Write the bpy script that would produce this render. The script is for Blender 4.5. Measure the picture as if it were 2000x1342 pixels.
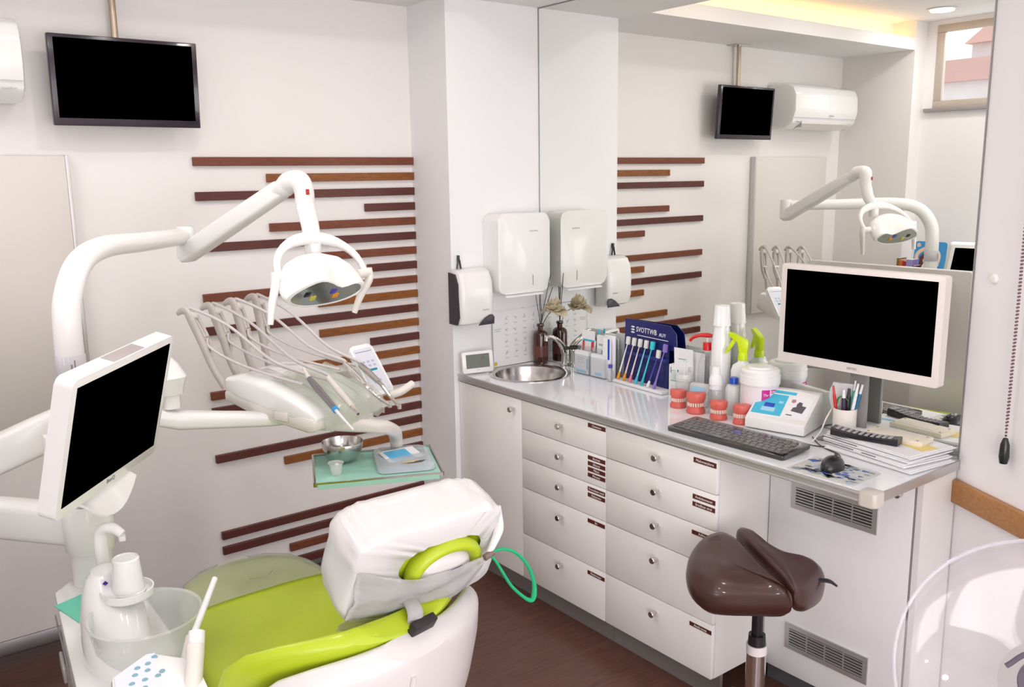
import bpy, bmesh, math, random
from mathutils import Vector as V, Matrix, noise
PI = math.pi
random.seed(7)
S = bpy.context.scene
for o in list(bpy.data.objects): bpy.data.objects.remove(o, do_unlink=True)

# ---------------------------------------------------------------- camera
cd = bpy.data.cameras.new('camera'); cam = bpy.data.objects.new('camera', cd); S.collection.objects.link(cam)
yaw, pit, rol = math.radians(37.568), math.radians(10.7514), math.radians(-0.7807)
fw = V((math.sin(yaw)*math.cos(pit), math.cos(yaw)*math.cos(pit), -math.sin(pit)))
rt = V((math.cos(yaw), -math.sin(yaw), 0)); up = rt.cross(fw)
r2 = rt*math.cos(rol)+up*math.sin(rol); u2 = -rt*math.sin(rol)+up*math.cos(rol)
m = Matrix((r2, u2, -fw)).transposed().to_4x4(); m.translation = V((0, 0, 1.7483)); cam.matrix_world = m
cd.sensor_width = 36; cd.lens = 36*1734.87/2000; cd.clip_start = .02
S.camera = cam
# ---------------------------------------------------------------- world, lights, exposure
S.view_settings.view_transform = 'Standard'; S.view_settings.look = 'None'
S.view_settings.exposure = -0.71; S.view_settings.gamma = 1; S.view_settings.use_curve_mapping = False
w = bpy.data.worlds.new('world'); S.world = w; w.use_nodes = True
w.node_tree.nodes['Background'].inputs[0].default_value = (.93, .95, 1, 1)
w.node_tree.nodes['Background'].inputs[1].default_value = 3.0
FZ = .018; HC = 2.46; HU = 2.63; MX = 2.583; YW = 3.4325
def area(name, loc, rot, sx, sy, power, col=(1, .97, .94), shape='RECTANGLE', spread=180):
    l = bpy.data.lights.new(name, 'AREA'); l.energy = power; l.color = col; l.shape = shape; l.size = sx; l.size_y = sy
    l.spread = math.radians(spread)
    o = bpy.data.objects.new(name, l); o.location = loc; o.rotation_euler = rot; S.collection.objects.link(o); return o
DL = [(.05, 2.66), (.95, 2.45), (1.75, 2.45), (.95, 1.45), (1.75, 1.45), (.35, 1.95), (.4, .2), (1.3, .2), (.4, -1.3), (1.3, -1.3), (.85, -2.6)]  # the strong one at the left is unseen, added to brighten the rear wall
for x, y in DL: area('downlight_lamp', (x, y, HU-.012), (0, 0, 0), .12, .12, (4.4 if y > 2 else 7.5 if y == 1.95 else 3), (1, .955, .935), 'DISK', 170)
# daylight through the big window behind the camera, plus an added side fill light
area('daylight_front_window', (.85, -3.46, 1.20), (PI/2, 0, 0), 2.0, 2.0, 80, (1, .97, .98))
area('side_fill_light', (-.33, -1.35, 1.10), (0, -PI/2, 0), 1.8, 1.9, 95, (1, .97, .98))  # unseen panel added to brighten faces turned left; the wall has no opening there
area('daylight_left_window', (-1.15, 2.45, 3.15), (0, -math.radians(50), 0), .9, 1.2, 45, (.97, .98, 1))

# ---------------------------------------------------------------- materials
MATS = {}
def mat(name, col, rough=.5, metal=0, trans=0, coat=0, alpha=1, ior=1.45, bump=0, bs=60, var=0, vs=8, emit=None, es=0, thin=False, sss=0):
    m = bpy.data.materials.new(name); m.use_nodes = True; nt = m.node_tree; b = nt.nodes['Principled BSDF']
    def s(k, v):
        if k in b.inputs: b.inputs[k].default_value = v
    s('Base Color', (*col, 1)); s('Roughness', rough); s('Metallic', metal); s('Transmission Weight', trans)
    s('Coat Weight', coat); s('Coat Roughness', .08); s('Alpha', alpha); s('IOR', ior)
    if sss: s('Subsurface Weight', sss); s('Subsurface Radius', (.01, .01, .01))
    if emit: s('Emission Color', (*emit, 1)); s('Emission Strength', es)
    tc = nt.nodes.new('ShaderNodeTexCoord')
    if var:
        n = nt.nodes.new('ShaderNodeTexNoise'); n.inputs['Scale'].default_value = vs; n.inputs['Detail'].default_value = 3
        r = nt.nodes.new('ShaderNodeMapRange'); r.inputs[3].default_value = 1-var; r.inputs[4].default_value = 1+var
        x = nt.nodes.new('ShaderNodeMix'); x.data_type = 'RGBA'; x.blend_type = 'MULTIPLY'; x.inputs[0].default_value = 1
        x.inputs[6].default_value = (*col, 1)
        nt.links.new(tc.outputs['Object'], n.inputs['Vector']); nt.links.new(n.outputs[0], r.inputs[0])
        nt.links.new(r.outputs[0], x.inputs[7]); nt.links.new(x.outputs[2], b.inputs['Base Color'])
    if bump:
        n = nt.nodes.new('ShaderNodeTexNoise'); n.inputs['Scale'].default_value = bs; n.inputs['Detail'].default_value = 4
        q = nt.nodes.new('ShaderNodeBump'); q.inputs['Strength'].default_value = bump; q.inputs['Distance'].default_value = .002
        nt.links.new(tc.outputs['Object'], n.inputs['Vector']); nt.links.new(n.outputs[0], q.inputs['Height']); nt.links.new(q.outputs[0], b.inputs['Normal'])
    MATS[name] = m; return m
def glassy(name, tint=(1, 1, 1), veil=.04, ior=1.45, veilcol=(.9, .9, .9), power=1):
    """thin clear plastic or glass: see-through, mirror-like at grazing angles, with a faint haze"""
    m = bpy.data.materials.new(name); m.use_nodes = True; nt = m.node_tree; nt.nodes.clear()
    out = nt.nodes.new('ShaderNodeOutputMaterial'); tr = nt.nodes.new('ShaderNodeBsdfTransparent'); gl = nt.nodes.new('ShaderNodeBsdfGlossy'); df = nt.nodes.new('ShaderNodeBsdfDiffuse')
    lw = nt.nodes.new('ShaderNodeLayerWeight'); lw.inputs[0].default_value = .5; pw = nt.nodes.new('ShaderNodeMath'); pw.operation = 'POWER'; pw.inputs[1].default_value = 4
    f = nt.nodes.new('ShaderNodeMapRange'); f.inputs[3].default_value = .035; f.inputs[4].default_value = .55
    tr.inputs[0].default_value = (*tint, 1); gl.inputs['Roughness'].default_value = .04; df.inputs[0].default_value = (*veilcol, 1)
    a = nt.nodes.new('ShaderNodeMixShader'); b = nt.nodes.new('ShaderNodeMixShader'); a.inputs[0].default_value = veil
    nt.links.new(lw.outputs['Facing'], pw.inputs[0]); nt.links.new(pw.outputs[0], f.inputs[0])
    nt.links.new(tr.outputs[0], a.inputs[1]); nt.links.new(df.outputs[0], a.inputs[2]); nt.links.new(f.outputs[0], b.inputs[0]); nt.links.new(a.outputs[0], b.inputs[1]); nt.links.new(gl.outputs[0], b.inputs[2]); nt.links.new(b.outputs[0], out.inputs[0])
    MATS[name] = m; return m
def ramp_mat(name, cols, scale, rough, stretch=(1, 1, 1), detail=4, coat=0, dist=1.5):
    """noise stretched along one axis through a colour ramp: wood grain, brushed stuff"""
    m = mat(name, cols[0][1], rough, coat=coat); nt = m.node_tree; b = nt.nodes['Principled BSDF']
    tc = nt.nodes['Texture Coordinate']; mp = nt.nodes.new('ShaderNodeMapping'); mp.inputs['Scale'].default_value = stretch
    n = nt.nodes.new('ShaderNodeTexNoise'); n.inputs['Scale'].default_value = scale; n.inputs['Detail'].default_value = detail; n.inputs['Distortion'].default_value = dist
    r = nt.nodes.new('ShaderNodeValToRGB'); e = r.color_ramp.elements
    e[0].position, e[0].color = cols[0][0], (*cols[0][1], 1); e[1].position, e[1].color = cols[-1][0], (*cols[-1][1], 1)
    for p, c in cols[1:-1]: q = e.new(p); q.color = (*c, 1)
    nt.links.new(tc.outputs['Object'], mp.inputs[0]); nt.links.new(mp.outputs[0], n.inputs['Vector']); nt.links.new(n.outputs[0], r.inputs[0]); nt.links.new(r.outputs[0], b.inputs['Base Color'])
    return m
wall = mat('wall_paint', (.87, .842, .825), .55, bump=.05, bs=180)
wallw = mat('column_paint', (.89, .89, .905), .5, bump=.04, bs=180)
wallr = mat('side_paint', (.88, .865, .875), .55, bump=.04, bs=180)
ceil = mat('ceiling_paint', (.88, .87, .86), .7, bump=.03, bs=150)
floorm = ramp_mat('dark_wood_floor', [(.25, (.085, .036, .026)), (.5, (.125, .055, .040)), (.75, (.155, .072, .054))], 5, .38, (1.2, 14, 1), coat=.15)
wood_a = ramp_mat('red_brown_slat', [(.3, (.135, .034, .015)), (.7, (.215, .060, .026))], 14, .45, (1.2, 8, 8), coat=.04)
wood_b = ramp_mat('dark_slat', [(.3, (.078, .018, .013)), (.7, (.122, .030, .021))], 14, .45, (1.2, 8, 8), coat=.04)
wood_c = ramp_mat('golden_slat', [(.3, (.17, .050, .010)), (.7, (.31, .11, .020))], 14, .45, (1.2, 8, 8), coat=.04)
oak = ramp_mat('orange_oak', [(.3, (.36, .155, .045)), (.7, (.50, .235, .075))], 12, .4, (8, 1, 8))
mirror = mat('mirror_glass', (.90, .915, .88), .0, 1)
white = mat('white_plastic', (.86, .85, .84), .28, coat=.3)
ivory = mat('ivory_plastic', (.80, .76, .71), .35, coat=.2)
glossw = mat('gloss_white', (.88, .88, .88), .12, coat=.5)
cabw = mat('cabinet_white', (.88, .86, .84), .35, coat=.1)
cabs = mat('cabinet_side', (.80, .78, .765), .4)
ctop = mat('counter_glass', (.86, .875, .91), .09, coat=.5)
alu = mat('aluminium', (.60, .59, .59), .42, .75)
alud = mat('grey_metal', (.32, .31, .31), .4, .7)
chrome = mat('chrome', (.82, .80, .79), .08, 1)
steel = mat('brushed_steel', (.60, .58, .56), .17, 1, bump=.05, bs=300)
black = mat('black_plastic', (.012, .010, .014), .3, coat=.3)
blackm = mat('black_matte', (.02, .018, .02), .5)
screen = mat('screen_black', (.0, .0, .0), .35); screen.node_tree.nodes['Principled BSDF'].inputs['Specular IOR Level'].default_value = 0
bezel = mat('dark_bezel', (.022, .013, .026), .22, coat=.4)
dgrey = mat('dark_grey', (.05, .047, .06), .4)
grey = mat('mid_grey', (.25, .24, .24), .5)
kick = mat('kick_grey', (.21, .19, .185), .5)
lime = mat('lime_vinyl', (.46, .58, .02), .38, coat=.15, bump=.04, bs=120)
brown = mat('brown_leather', (.052, .017, .014), .33, coat=.25, bump=.12, bs=260)
mint = mat('mint_paper', (.36, .66, .55), .6)
teal = mat('teal_paper', (.16, .62, .46), .7)
paper = mat('paper', (.84, .84, .86), .6)
cream = mat('cream_paper', (.80, .74, .62), .6)
clear = glassy('clear_plastic', veil=.0)
clearc = glassy('clear_acrylic', (.95, .96, .97), .07)
frost = mat('frosted_plastic', (.86, .88, .88), .2, alpha=.45, coat=.5)
bagm = mat('plastic_cover', (.74, .73, .73), .3, trans=.05, coat=.4, ior=1.2, bump=.35, bs=14)
bagt = mat('thin_plastic_film', (.70, .69, .69), .25, coat=.3, alpha=.72, bump=.3, bs=18)
film = mat('greenish_film', (.80, .86, .74), .2, coat=.5, alpha=.5)
filmf = mat('foot_film', (.55, .58, .44), .2, coat=.5, alpha=.55, bump=.1, bs=12)
bowlg = mat('milky_glass', (.80, .83, .80), .1, coat=.5, alpha=.5)
amber = mat('brown_glass', (.045, .010, .006), .08, coat=.6)
red = mat('red_plastic', (.62, .008, .012), .3, coat=.3)
pink = mat('coral_gum', (.70, .13, .10), .45, coat=.2)
teeth = mat('teeth', (.85, .62, .52), .3, coat=.3)
blue = mat('blue_plastic', (.01, .07, .50), .3, coat=.2)
navy = mat('navy_card', (.006, .010, .12), .3, coat=.3)
sky = mat('cyan_print', (.06, .48, .68), .35)
skyl = mat('light_cyan_print', (.35, .66, .85), .35)
magenta = mat('magenta_print', (.62, .01, .28), .4)
limec = mat('acid_green_plastic', (.58, .75, .0), .35, coat=.2)
green = mat('green_elastic', (.01, .42, .17), .5)
yellow = mat('yellow_print', (.72, .52, .05), .5)
purple = mat('purple_plastic', (.32, .22, .68), .35, trans=.2)
indigo = mat('indigo_plastic', (.07, .06, .42), .35)
aqua = mat('aqua_plastic', (.03, .50, .58), .35)
orange = mat('orange_plastic', (.75, .30, .03), .4)
platem = mat('maroon_label', (.105, .022, .016), .45)
ink = mat('ink', (.12, .12, .13), .6)
greyt = mat('grey_print', (.42, .42, .46), .6)
whitet = mat('white_print', (.85, .85, .85), .5)
lcd = mat('lcd', (.16, .18, .16), .25, coat=.4)
petal = mat('petal', (.82, .74, .56), .55, sss=.2)
lens = mat('lamp_lens', (.35, .38, .36), .08, .7, coat=.6)
curtain = mat('hose_grey', (.60, .56, .56), .4)
wh = mat('whip_ivory', (.56, .52, .48), .4, coat=.1)
lampm = mat('lamp_disc', (1, 1, 1), .5, emit=(1, .95, .9), es=9)
cove = mat('cove_strip', (1, .9, .6), .5, emit=(1, .56, .20), es=10)
brick = mat('plaster_facade', (.62, .55, .55), .8, var=.08, vs=2)
roofm = mat('roof_tile', (.50, .30, .27), .8)
leaf = mat('leaf_green', (.22, .42, .08), .7)

# ---------------------------------------------------------------- builders
def fr(o=(0, 0, 0), X=(1, 0, 0), Y=(0, 1, 0), Z=None):
    X = V(X).normalized(); Y = V(Y); Y = (Y-X*Y.dot(X)).normalized(); Z = X.cross(Y)
    m = Matrix((X, Y, Z)).transposed().to_4x4(); m.translation = V(o); return m
def nb(): return bmesh.new()
def box(bm, lo, hi, M=None, r=0, seg=2):
    lo, hi = V(lo), V(hi); c = (lo+hi)/2; s = hi-lo
    g = bmesh.ops.create_cube(bm, size=1, matrix=Matrix.Translation(c) @ Matrix.Diagonal((abs(s.x), abs(s.y), abs(s.z), 1)))
    vs = g['verts']
    if r:
        es = list({e for v in vs for e in v.link_edges})
        q = bmesh.ops.bevel(bm, geom=es, offset=r, segments=seg, affect='EDGES', profile=.5)
        vs = list({v for f in q['faces'] for v in f.verts} | {v for v in vs if v.is_valid})
    if M: bmesh.ops.transform(bm, matrix=M, verts=vs)
    return vs
def loft(bm, rings, cap=True, closed=True):
    R = [[bm.verts.new(p) for p in r] for r in rings]; n = len(R[0])
    for a, b in zip(R, R[1:]):
        for i in range(n if closed else n-1):
            j = (i+1) % n
            try: bm.faces.new((a[i], a[j], b[j], b[i]))
            except ValueError: pass
    if cap and closed: bm.faces.new(R[0][::-1]); bm.faces.new(R[-1])
    return R
def ring(c, ux, uy, a, b, n=20, e=2.0):
    c, ux, uy = V(c), V(ux), V(uy); out = []
    for i in range(n):
        t = 2*PI*i/n; x, y = math.cos(t), math.sin(t)
        out.append(c+ux*(a*math.copysign(abs(x)**(2/e), x))+uy*(b*math.copysign(abs(y)**(2/e), y)))
    return out
def smooth_path(pts, k=8):
    P = [V(p) for p in pts]; P = [P[0]*2-P[1]]+P+[P[-1]*2-P[-2]]; out = []
    for i in range(1, len(P)-2):
        for j in range(k):
            t = j/k; a, b, c, d = P[i-1:i+3]
            out.append(.5*((2*b)+(c-a)*t+(2*a-5*b+4*c-d)*t*t+(3*b-a-3*c+d)*t**3))
    out.append(P[-2]); return out
def tube(bm, pts, r, n=12, k=8, flat=None, up=(0, 0, 1), e=2.0, cap=True):
    """sweep; r number or list; flat = second radius along 'up' side"""
    P = smooth_path(pts, k) if k > 1 else [V(p) for p in pts]
    def interp(rr, i):
        if not isinstance(rr, (list, tuple)): return rr
        t = i/(len(P)-1)*(len(rr)-1); a = int(min(t, len(rr)-2)); return rr[a]+(rr[a+1]-rr[a])*(t-a)
    rings = []; U = V(up); prev = None
    for i, p in enumerate(P):
        T = (P[min(i+1, len(P)-1)]-P[max(i-1, 0)]).normalized()
        if prev is None:
            if abs(T.dot(U)) > .98: U = V((1, 0, 0))
            side = T.cross(U).normalized()
        else:
            side = (prev-T*prev.dot(T)).normalized()
        prev = side; nrm = side.cross(T).normalized()
        a = interp(r, i); b = interp(flat, i) if flat is not None else a
        rings.append(ring(p, side, nrm, a, b, n, e))
    return loft(bm, rings, cap)
def lathe(bm, prof, M=None, n=28, cap=True):
    M = M or Matrix(); rings = []
    for r, z in prof: rings.append([M @ V((max(r, 1e-5)*math.cos(2*PI*i/n), max(r, 1e-5)*math.sin(2*PI*i/n), z)) for i in range(n)])
    return loft(bm, rings, cap)
def prism(bm, outline, h0, h1, M=None, r=0):
    """outline 2D (ccw) in local XY, extruded along Z h0..h1"""
    M = M or Matrix()
    a = [bm.verts.new(V((x, y, h0))) for x, y in outline]; b = [bm.verts.new(V((x, y, h1))) for x, y in outline]
    n = len(a); fs = [bm.faces.new(a[::-1]), bm.faces.new(b)]
    for i in range(n): fs.append(bm.faces.new((a[i], a[(i+1) % n], b[(i+1) % n], b[i])))
    vs = a+b
    if r:
        q = bmesh.ops.bevel(bm, geom=list({e for f in fs for e in f.edges}), offset=r, segments=2, affect='EDGES', profile=.5, clamp_overlap=True)
        vs = list({v for f in q['faces'] for v in f.verts} | {v for v in vs if v.is_valid})
    bmesh.ops.transform(bm, matrix=M, verts=vs); return vs
def rrect(w, h, r, n=5):
    out = []
    for cx, cy, a0 in ((w/2-r, h/2-r, 0), (-w/2+r, h/2-r, PI/2), (-w/2+r, -h/2+r, PI), (w/2-r, -h/2+r, 3*PI/2)):
        for i in range(n+1): a = a0+PI/2*i/n; out.append((cx+r*math.cos(a), cy+r*math.sin(a)))
    return out
def text_into(bm, s, size, M, depth=.0004, align='CENTER', sx=1):
    c = bpy.data.curves.new('t', 'FONT'); c.body = s; c.size = size; c.align_x = align; c.align_y = 'CENTER'; c.extrude = depth; c.resolution_u = 2
    o = bpy.data.objects.new('t', c); S.collection.objects.link(o); dg = bpy.context.evaluated_depsgraph_get()
    me = bpy.data.meshes.new_from_object(o.evaluated_get(dg)); me.transform(M @ Matrix.Diagonal((sx, 1, 1, 1)))
    bm.from_mesh(me); bpy.data.objects.remove(o); bpy.data.curves.remove(c); bpy.data.meshes.remove(me)
ROOTM = {}
def root(name, label, cat, loc=(0, 0, 0), rz=0, group=None, M=None):
    o = bpy.data.objects.new(name, None); S.collection.objects.link(o); o.empty_display_size = .05
    mm = M or (Matrix.Translation(V(loc)) @ Matrix.Rotation(rz, 4, 'Z')); o.matrix_world = mm; ROOTM[o.name] = mm
    tag(o, label, cat, group); return o
def tag(o, label=None, cat=None, group=None, kind=None):
    if label: o['label'] = label
    if cat: o['category'] = cat
    if group: o['group'] = group
    if kind: o['kind'] = kind
    return o
def part(name, bm, m, parent=None, label=None, smooth=35, local=False, kind=None):
    """world-space bmesh -> one mesh object (made local to its parent); local=True when already in the root's space"""
    inv = Matrix()
    if parent and not local: inv = ROOTM[parent.name].inverted()
    if not parent and not local:
        co = [v.co for v in bm.verts]; lo = V([min(c[i] for c in co) for i in range(3)]); hi = V([max(c[i] for c in co) for i in range(3)])
        base = V(((lo.x+hi.x)/2, (lo.y+hi.y)/2, lo.z)); inv = Matrix.Translation(-base)
    bmesh.ops.transform(bm, matrix=inv, verts=bm.verts)
    bmesh.ops.recalc_face_normals(bm, faces=bm.faces)
    for e in bm.edges:
        if len(e.link_faces) == 2 and e.calc_face_angle(0) > math.radians(smooth): e.smooth = False
    for f in bm.faces: f.smooth = True
    me = bpy.data.meshes.new(name); bm.to_mesh(me); bm.free()
    for mm in (m if isinstance(m, (list, tuple)) else [m]): me.materials.append(mm)
    o = bpy.data.objects.new(name, me); S.collection.objects.link(o)
    if parent: o.parent = parent; ROOTM[o.name] = ROOTM[parent.name]
    elif not local: o.location = base; ROOTM[o.name] = Matrix.Translation(base)
    if label: o['label'] = label
    if kind: o['kind'] = kind
    return o
def struct(name, bm, m): return part(name, bm, m, kind='structure')
def one(name, bm, m, label, cat, group=None): o = part(name, bm, m); return tag(o, label, cat, group)
def dup(r, M, label=None, group=None):
    c = r.copy(); S.collection.objects.link(c); c.matrix_world = M; ROOTM[c.name] = M
    if label: c['label'] = label
    if group: c['group'] = group
    for ch in r.children:
        d = ch.copy(); S.collection.objects.link(d); d.parent = c
        for g in ch.children: e = g.copy(); S.collection.objects.link(e); e.parent = d
    return c
def L(*a): return a
# ---------------------------------------------------------------- the room
def sbox(name, lo, hi, m): b = nb(); box(b, lo, hi); return struct(name, b, m)
sbox('floor', (-.6, -3.8, FZ-.1), (2.9, 3.9, FZ), floorm)
b = nb(); box(b, (-.22, YW, .135), (2.6, 3.62, 2.75)); box(b, (-.22, 3.57, FZ), (2.6, 3.66, .2)); struct('wall_rear', b, wall)
b = nb(); box(b, (-.22, 3.555, FZ), (2.09, 3.57, .075), r=.003); struct('baseboard_rear', b, alu)
b = nb(); box(b, (2.096, 3.1407, FZ), (2.75, 3.62, 2.75)); struct('wall_column', b, wallw)
b = nb(); box(b, (MX+.006, 1.195, FZ), (2.75, 3.1407, 2.75)); struct('wall_right', b, wallr)
# angled wall beyond the mirror
ad = V((-.456, -.89, 0)).normalized(); an = V((-ad.y, ad.x, 0)); an = an if an.x > 0 else -an
MA = Matrix((ad, an, V((0, 0, 1)))).transposed().to_4x4(); MA.translation = V((MX+.004, 1.196, 0))
b = nb(); box(b, (0, 0, FZ), (1.2, .12, 2.75), MA); struct('wall_angled', b, wallr)
b = nb(); box(b, (.003, -.022, .772), (1.19, 0, .842), MA, r=.004); struct('trim_1', b, oak)
# left alcove side, left wall with window
b = nb(); box(b, (-.42, 2.95, FZ), (-.22, 3.62, 2.75)); struct('wall_alcove', b, wall)
b = nb()
wy0, wy1, wz0, wz1 = 2.02, 2.885, 2.115, 2.605
box(b, (-.47, -3.7, FZ), (-.35, 2.95, wz0)); box(b, (-.47, -3.7, wz1), (-.35, 2.95, 2.75))
box(b, (-.47, wy1, wz0), (-.35, 2.95, wz1)); box(b, (-.47, -3.7, wz0), (-.35, wy0, wz1)); struct('wall_left', b, wallr)
b = nb()
for lo, hi in (((-.349, -2.35, .10), (-.335, -2.30, 2.06)), ((-.349, -.40, .10), (-.335, -.35, 2.06)), ((-.349, -2.35, .10), (-.335, -.35, .15)), ((-.349, -2.35, 2.05), (-.335, -.35, 2.06))): box(b, lo, hi, r=.003)
struct('side_fill_frame', b, white)  # unseen frame on the solid wall, added around the side fill light
b = nb()
for lo, hi in (((-.375, wy0, wz0), (-.345, wy1, wz0+.045)), ((-.375, wy0, wz1-.045), (-.345, wy1, wz1)), ((-.374, wy0, wz0+.045), (-.346, wy0+.05, wz1-.045)), ((-.374, wy1-.05, wz0+.045), (-.346, wy1, wz1-.045))):
    box(b, lo, hi, r=.004)
w1 = struct('window_1', b, mat('window_frame', (.55, .48, .42), .4, .2))
b = nb(); box(b, (-.362, wy0+.045, wz0+.04), (-.358, wy1-.045, wz1-.04)); part('pane', b, clear, w1)
b = nb(); box(b, (-.37, wy0-.03, wz0-.022), (-.32, wy1+.045, wz0), r=.003); struct('trim_2', b, mat('window_sill', (.33, .30, .30), .5))
# wall behind the camera with a wide window
b = nb(); box(b, (-.47, -3.7, FZ), (2.9, -3.5, .18)); box(b, (-.47, -3.7, 2.22), (2.9, -3.5, 2.75)); box(b, (-.47, -3.7, .18), (-.17, -3.5, 2.22)); box(b, (1.87, -3.7, .18), (2.9, -3.5, 2.22)); struct('wall_front', b, wallr)
b = nb()
for x in (-.17, .82, 1.81): box(b, (x, -3.59, .18), (x+.06, -3.54, 2.22), r=.004)
for z in (.18, 2.17): box(b, (-.17, -3.60, z), (1.87, -3.535, z+.05), r=.004)
struct('window_2', b, white)
b = nb(); box(b, (2.05, -3.7, FZ), (2.17, .135, 2.75)); struct('wall_side', b, wallr)
# ceilings: low soffit over the mirror and the rear wall, raised centre with a light cove
b = nb(); box(b, (-.22, 2.95, HC), (2.6, 3.62, 2.53)); box(b, (2.08, -3.6, HC), (2.6, 2.95, 2.53)); struct('ceiling_soffit', b, ceil)
b = nb(); box(b, (-.47, -3.7, HU), (2.75, 3.62, 2.75)); struct('ceiling', b, ceil)
b = nb(); box(b, (-.22, 3.09, 2.53), (2.6, 3.62, HU)); box(b, (2.22, -3.6, 2.53), (2.6, 3.09, HU)); struct('ceiling_cove', b, ceil)
one('cove_light_strip', (lambda b: (box(b, (-.2, 3.04, 2.531), (2.15, 3.06, 2.545)), b)[1])(nb()), cove, 'warm light strip lying in the slot above the rear soffit', 'light strip')
one('cove_light_strip', (lambda b: (box(b, (2.16, -1.2, 2.531), (2.18, 2.98, 2.545)), b)[1])(nb()), cove, 'warm light strip lying in the slot above the mirror side soffit', 'light strip')
for i, (x, y) in enumerate(DL):
    t = root('downlight', 'round recessed downlight glowing in the raised ceiling near the window' if i == 0 else 'round recessed ceiling downlight out of view over the room', 'ceiling light', (x, y, HU), group=None if i == 0 else 'downlights over the room')
    b = nb(); lathe(b, [(.064, -.001), (.080, -.001), (.083, -.004), (.080, -.007), (.066, -.006)], Matrix.Translation((x, y, HU)), cap=False); part('trim_ring', b, white, t)
    b = nb(); lathe(b, [(0, -.002), (.066, -.002), (.066, -.005), (0, -.005)], Matrix.Translation((x, y, HU))); part('diffuser', b, lampm, t)
# mirror
t = root('wall_mirror', 'tall frameless mirror filling the wall above the counter', 'mirror', (MX, 2.16, .9))
b = nb(); box(b, (MX, 1.197, .902), (MX+.004, 3.139, HC-.001)); part('glass', b, mirror, t)
b = nb()
for lo, hi in (((MX-.002, 1.193, .902), (MX+.0058, 1.197, HC-.001)), ((MX-.002, 3.1365, .902), (MX+.0058, 3.1405, HC-.001)), ((MX-.002, 1.197, HC-.005), (MX+.0058, 3.1365, HC-.001))): box(b, lo, hi)
part('edge_strip', b, alud, t)
# buildings outside the window
def house(y0, y1, z0, z1, X, label, nwin, rowz):
    t = root('house', label, 'building', (X, (y0+y1)/2, z0))
    b = nb(); box(b, (X-3, y0, z0), (X, y1, z1)); part('wall', b, brick, t)
    b = nb(); prism(b, [(X-3.2, z1), (X+.25, z1), (X-1.5, z1+.9)], y0-.2, y1+.2, fr((0, 0, 0), (1, 0, 0), (0, 0, 1)) @ Matrix.Scale(-1, 4, (0, 0, 1))); part('roof', b, roofm, t)
    for z in rowz:
        for i in range(nwin):
            y = y0+(i+.5)*(y1-y0)/nwin
            b = nb(); box(b, (X-.02, y-.22, z), (X+.04, y+.22, z+.75)); part('window', b, mat('shutter', (.42, .36, .38), .6) if 'shutter' not in MATS else MATS['shutter'], t)
    return t
house(7, 21, -8, 4.55, -25, 'pale house with a terracotta roof and shuttered windows seen through the window', 11, (3.2, 1.5))
house(-8, 6.4, -8, 5.4, -26, 'second pale house standing beside it outside the window', 8, (3.9, 2.0))
house(14.5, 17.5, -8, 6.5, -31, 'taller pale block rising behind the terracotta roof', 3, (5.0, 3.2))
t = root('tree', 'small green tree top in front of the pale house outside', 'tree', (-24.0, 12.2, 0))
b = nb(); bmesh.ops.create_icosphere(b, subdivisions=3, radius=.5, matrix=Matrix.Translation((-24.0, 12.2, 3.0)))
for v in b.verts: v.co += (v.co-V((-24, 12.2, 3.0)))*noise.noise(v.co*4)*.9
part('foliage', b, leaf, t); b = nb(); tube(b, [(-24, 12.2, -1), (-24, 12.2, 2.8)], .05); part('trunk', b, mat('bark', (.12, .07, .04), .8), t)

# ---------------------------------------------------------------- wooden slats on the rear wall
XS = 2.097; LEN = dict(L=1.1335, M=1.4196, m=1.611, S=1.8506)
slats = 'La Mc Lb Sb Ma Lb ma Sb La mc Lb mc Sb Mc La Lb mc Sb Lb Mc Sb -- -- Lb Lb Ma Lb'.split()
wm = dict(a=wood_a, b=wood_b, c=wood_c); wn = dict(a='red-brown', b='dark brown', c='golden brown'); ln = dict(L='long', M='medium-length', m='medium-short', S='short')
ordn = 'first second third fourth fifth sixth seventh eighth ninth tenth eleventh twelfth thirteenth fourteenth fifteenth sixteenth seventeenth eighteenth nineteenth twentieth twenty-first'.split()
last = ['fourth', 'third', 'second']
for i, s in enumerate(slats):
    if s == '--': continue
    z = 1.8134-i*.0649; b = nb(); box(b, (LEN[s[0]], YW-.017, z-.0165), (XS, YW, z+.0165), r=.0015, seg=1)
    where = ordn[i]+' from the top' if i < 21 else ('lowest of all' if i == 26 else last[i-23]+' from the bottom')
    one('wall_slat', b, wm[s[1]], f'{ln[s[0]]} {wn[s[1]]} wooden slat on the rear wall, {where}', 'wooden slat', 'horizontal wooden slats on the rear wall')

# ---------------------------------------------------------------- ceiling-hung television, air conditioner, board
t = root('television', 'small black flat television hanging from the ceiling on a steel pole', 'television', (.897, 3.35, 1.93))
Mt = fr((.8975, 3.338, 2.078), (1, .0, 0), (0, -.055, 1))
b = nb(); box(b, (-.243, -.147, -.002), (.243, .147, .022), Mt, r=.004); part('housing', b, bezel, t)
b = nb(); box(b, (-.225, -.122, .0215), (.225, .135, .0232), Mt); part('screen', b, screen, t)
b = nb(); box(b, (-.12, -.09, -.03), (.12, .08, -.001), Mt, r=.01); part('back_cover', b, bezel, t)
b = nb(); tube(b, [(.889, 3.395, 2.06), (.889, 3.395, HC)], .0125, 16, 1); part('pole', b, mat('brass_steel', (.50, .42, .33), .25, 1), t)
b = nb(); box(b, (.83, 3.36, HC-.006), (.95, 3.43, HC), r=.002); part('ceiling_plate', b, steel, t)
b = nb(); box(b, (.85, 3.365, 2.03), (.93, 3.41, 2.12), r=.004); part('bracket', b, bezel, t)
t = root('air_conditioner', 'white split air conditioner high on the wall left of the television', 'air conditioner', (.24, 3.33, 1.99))
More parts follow.
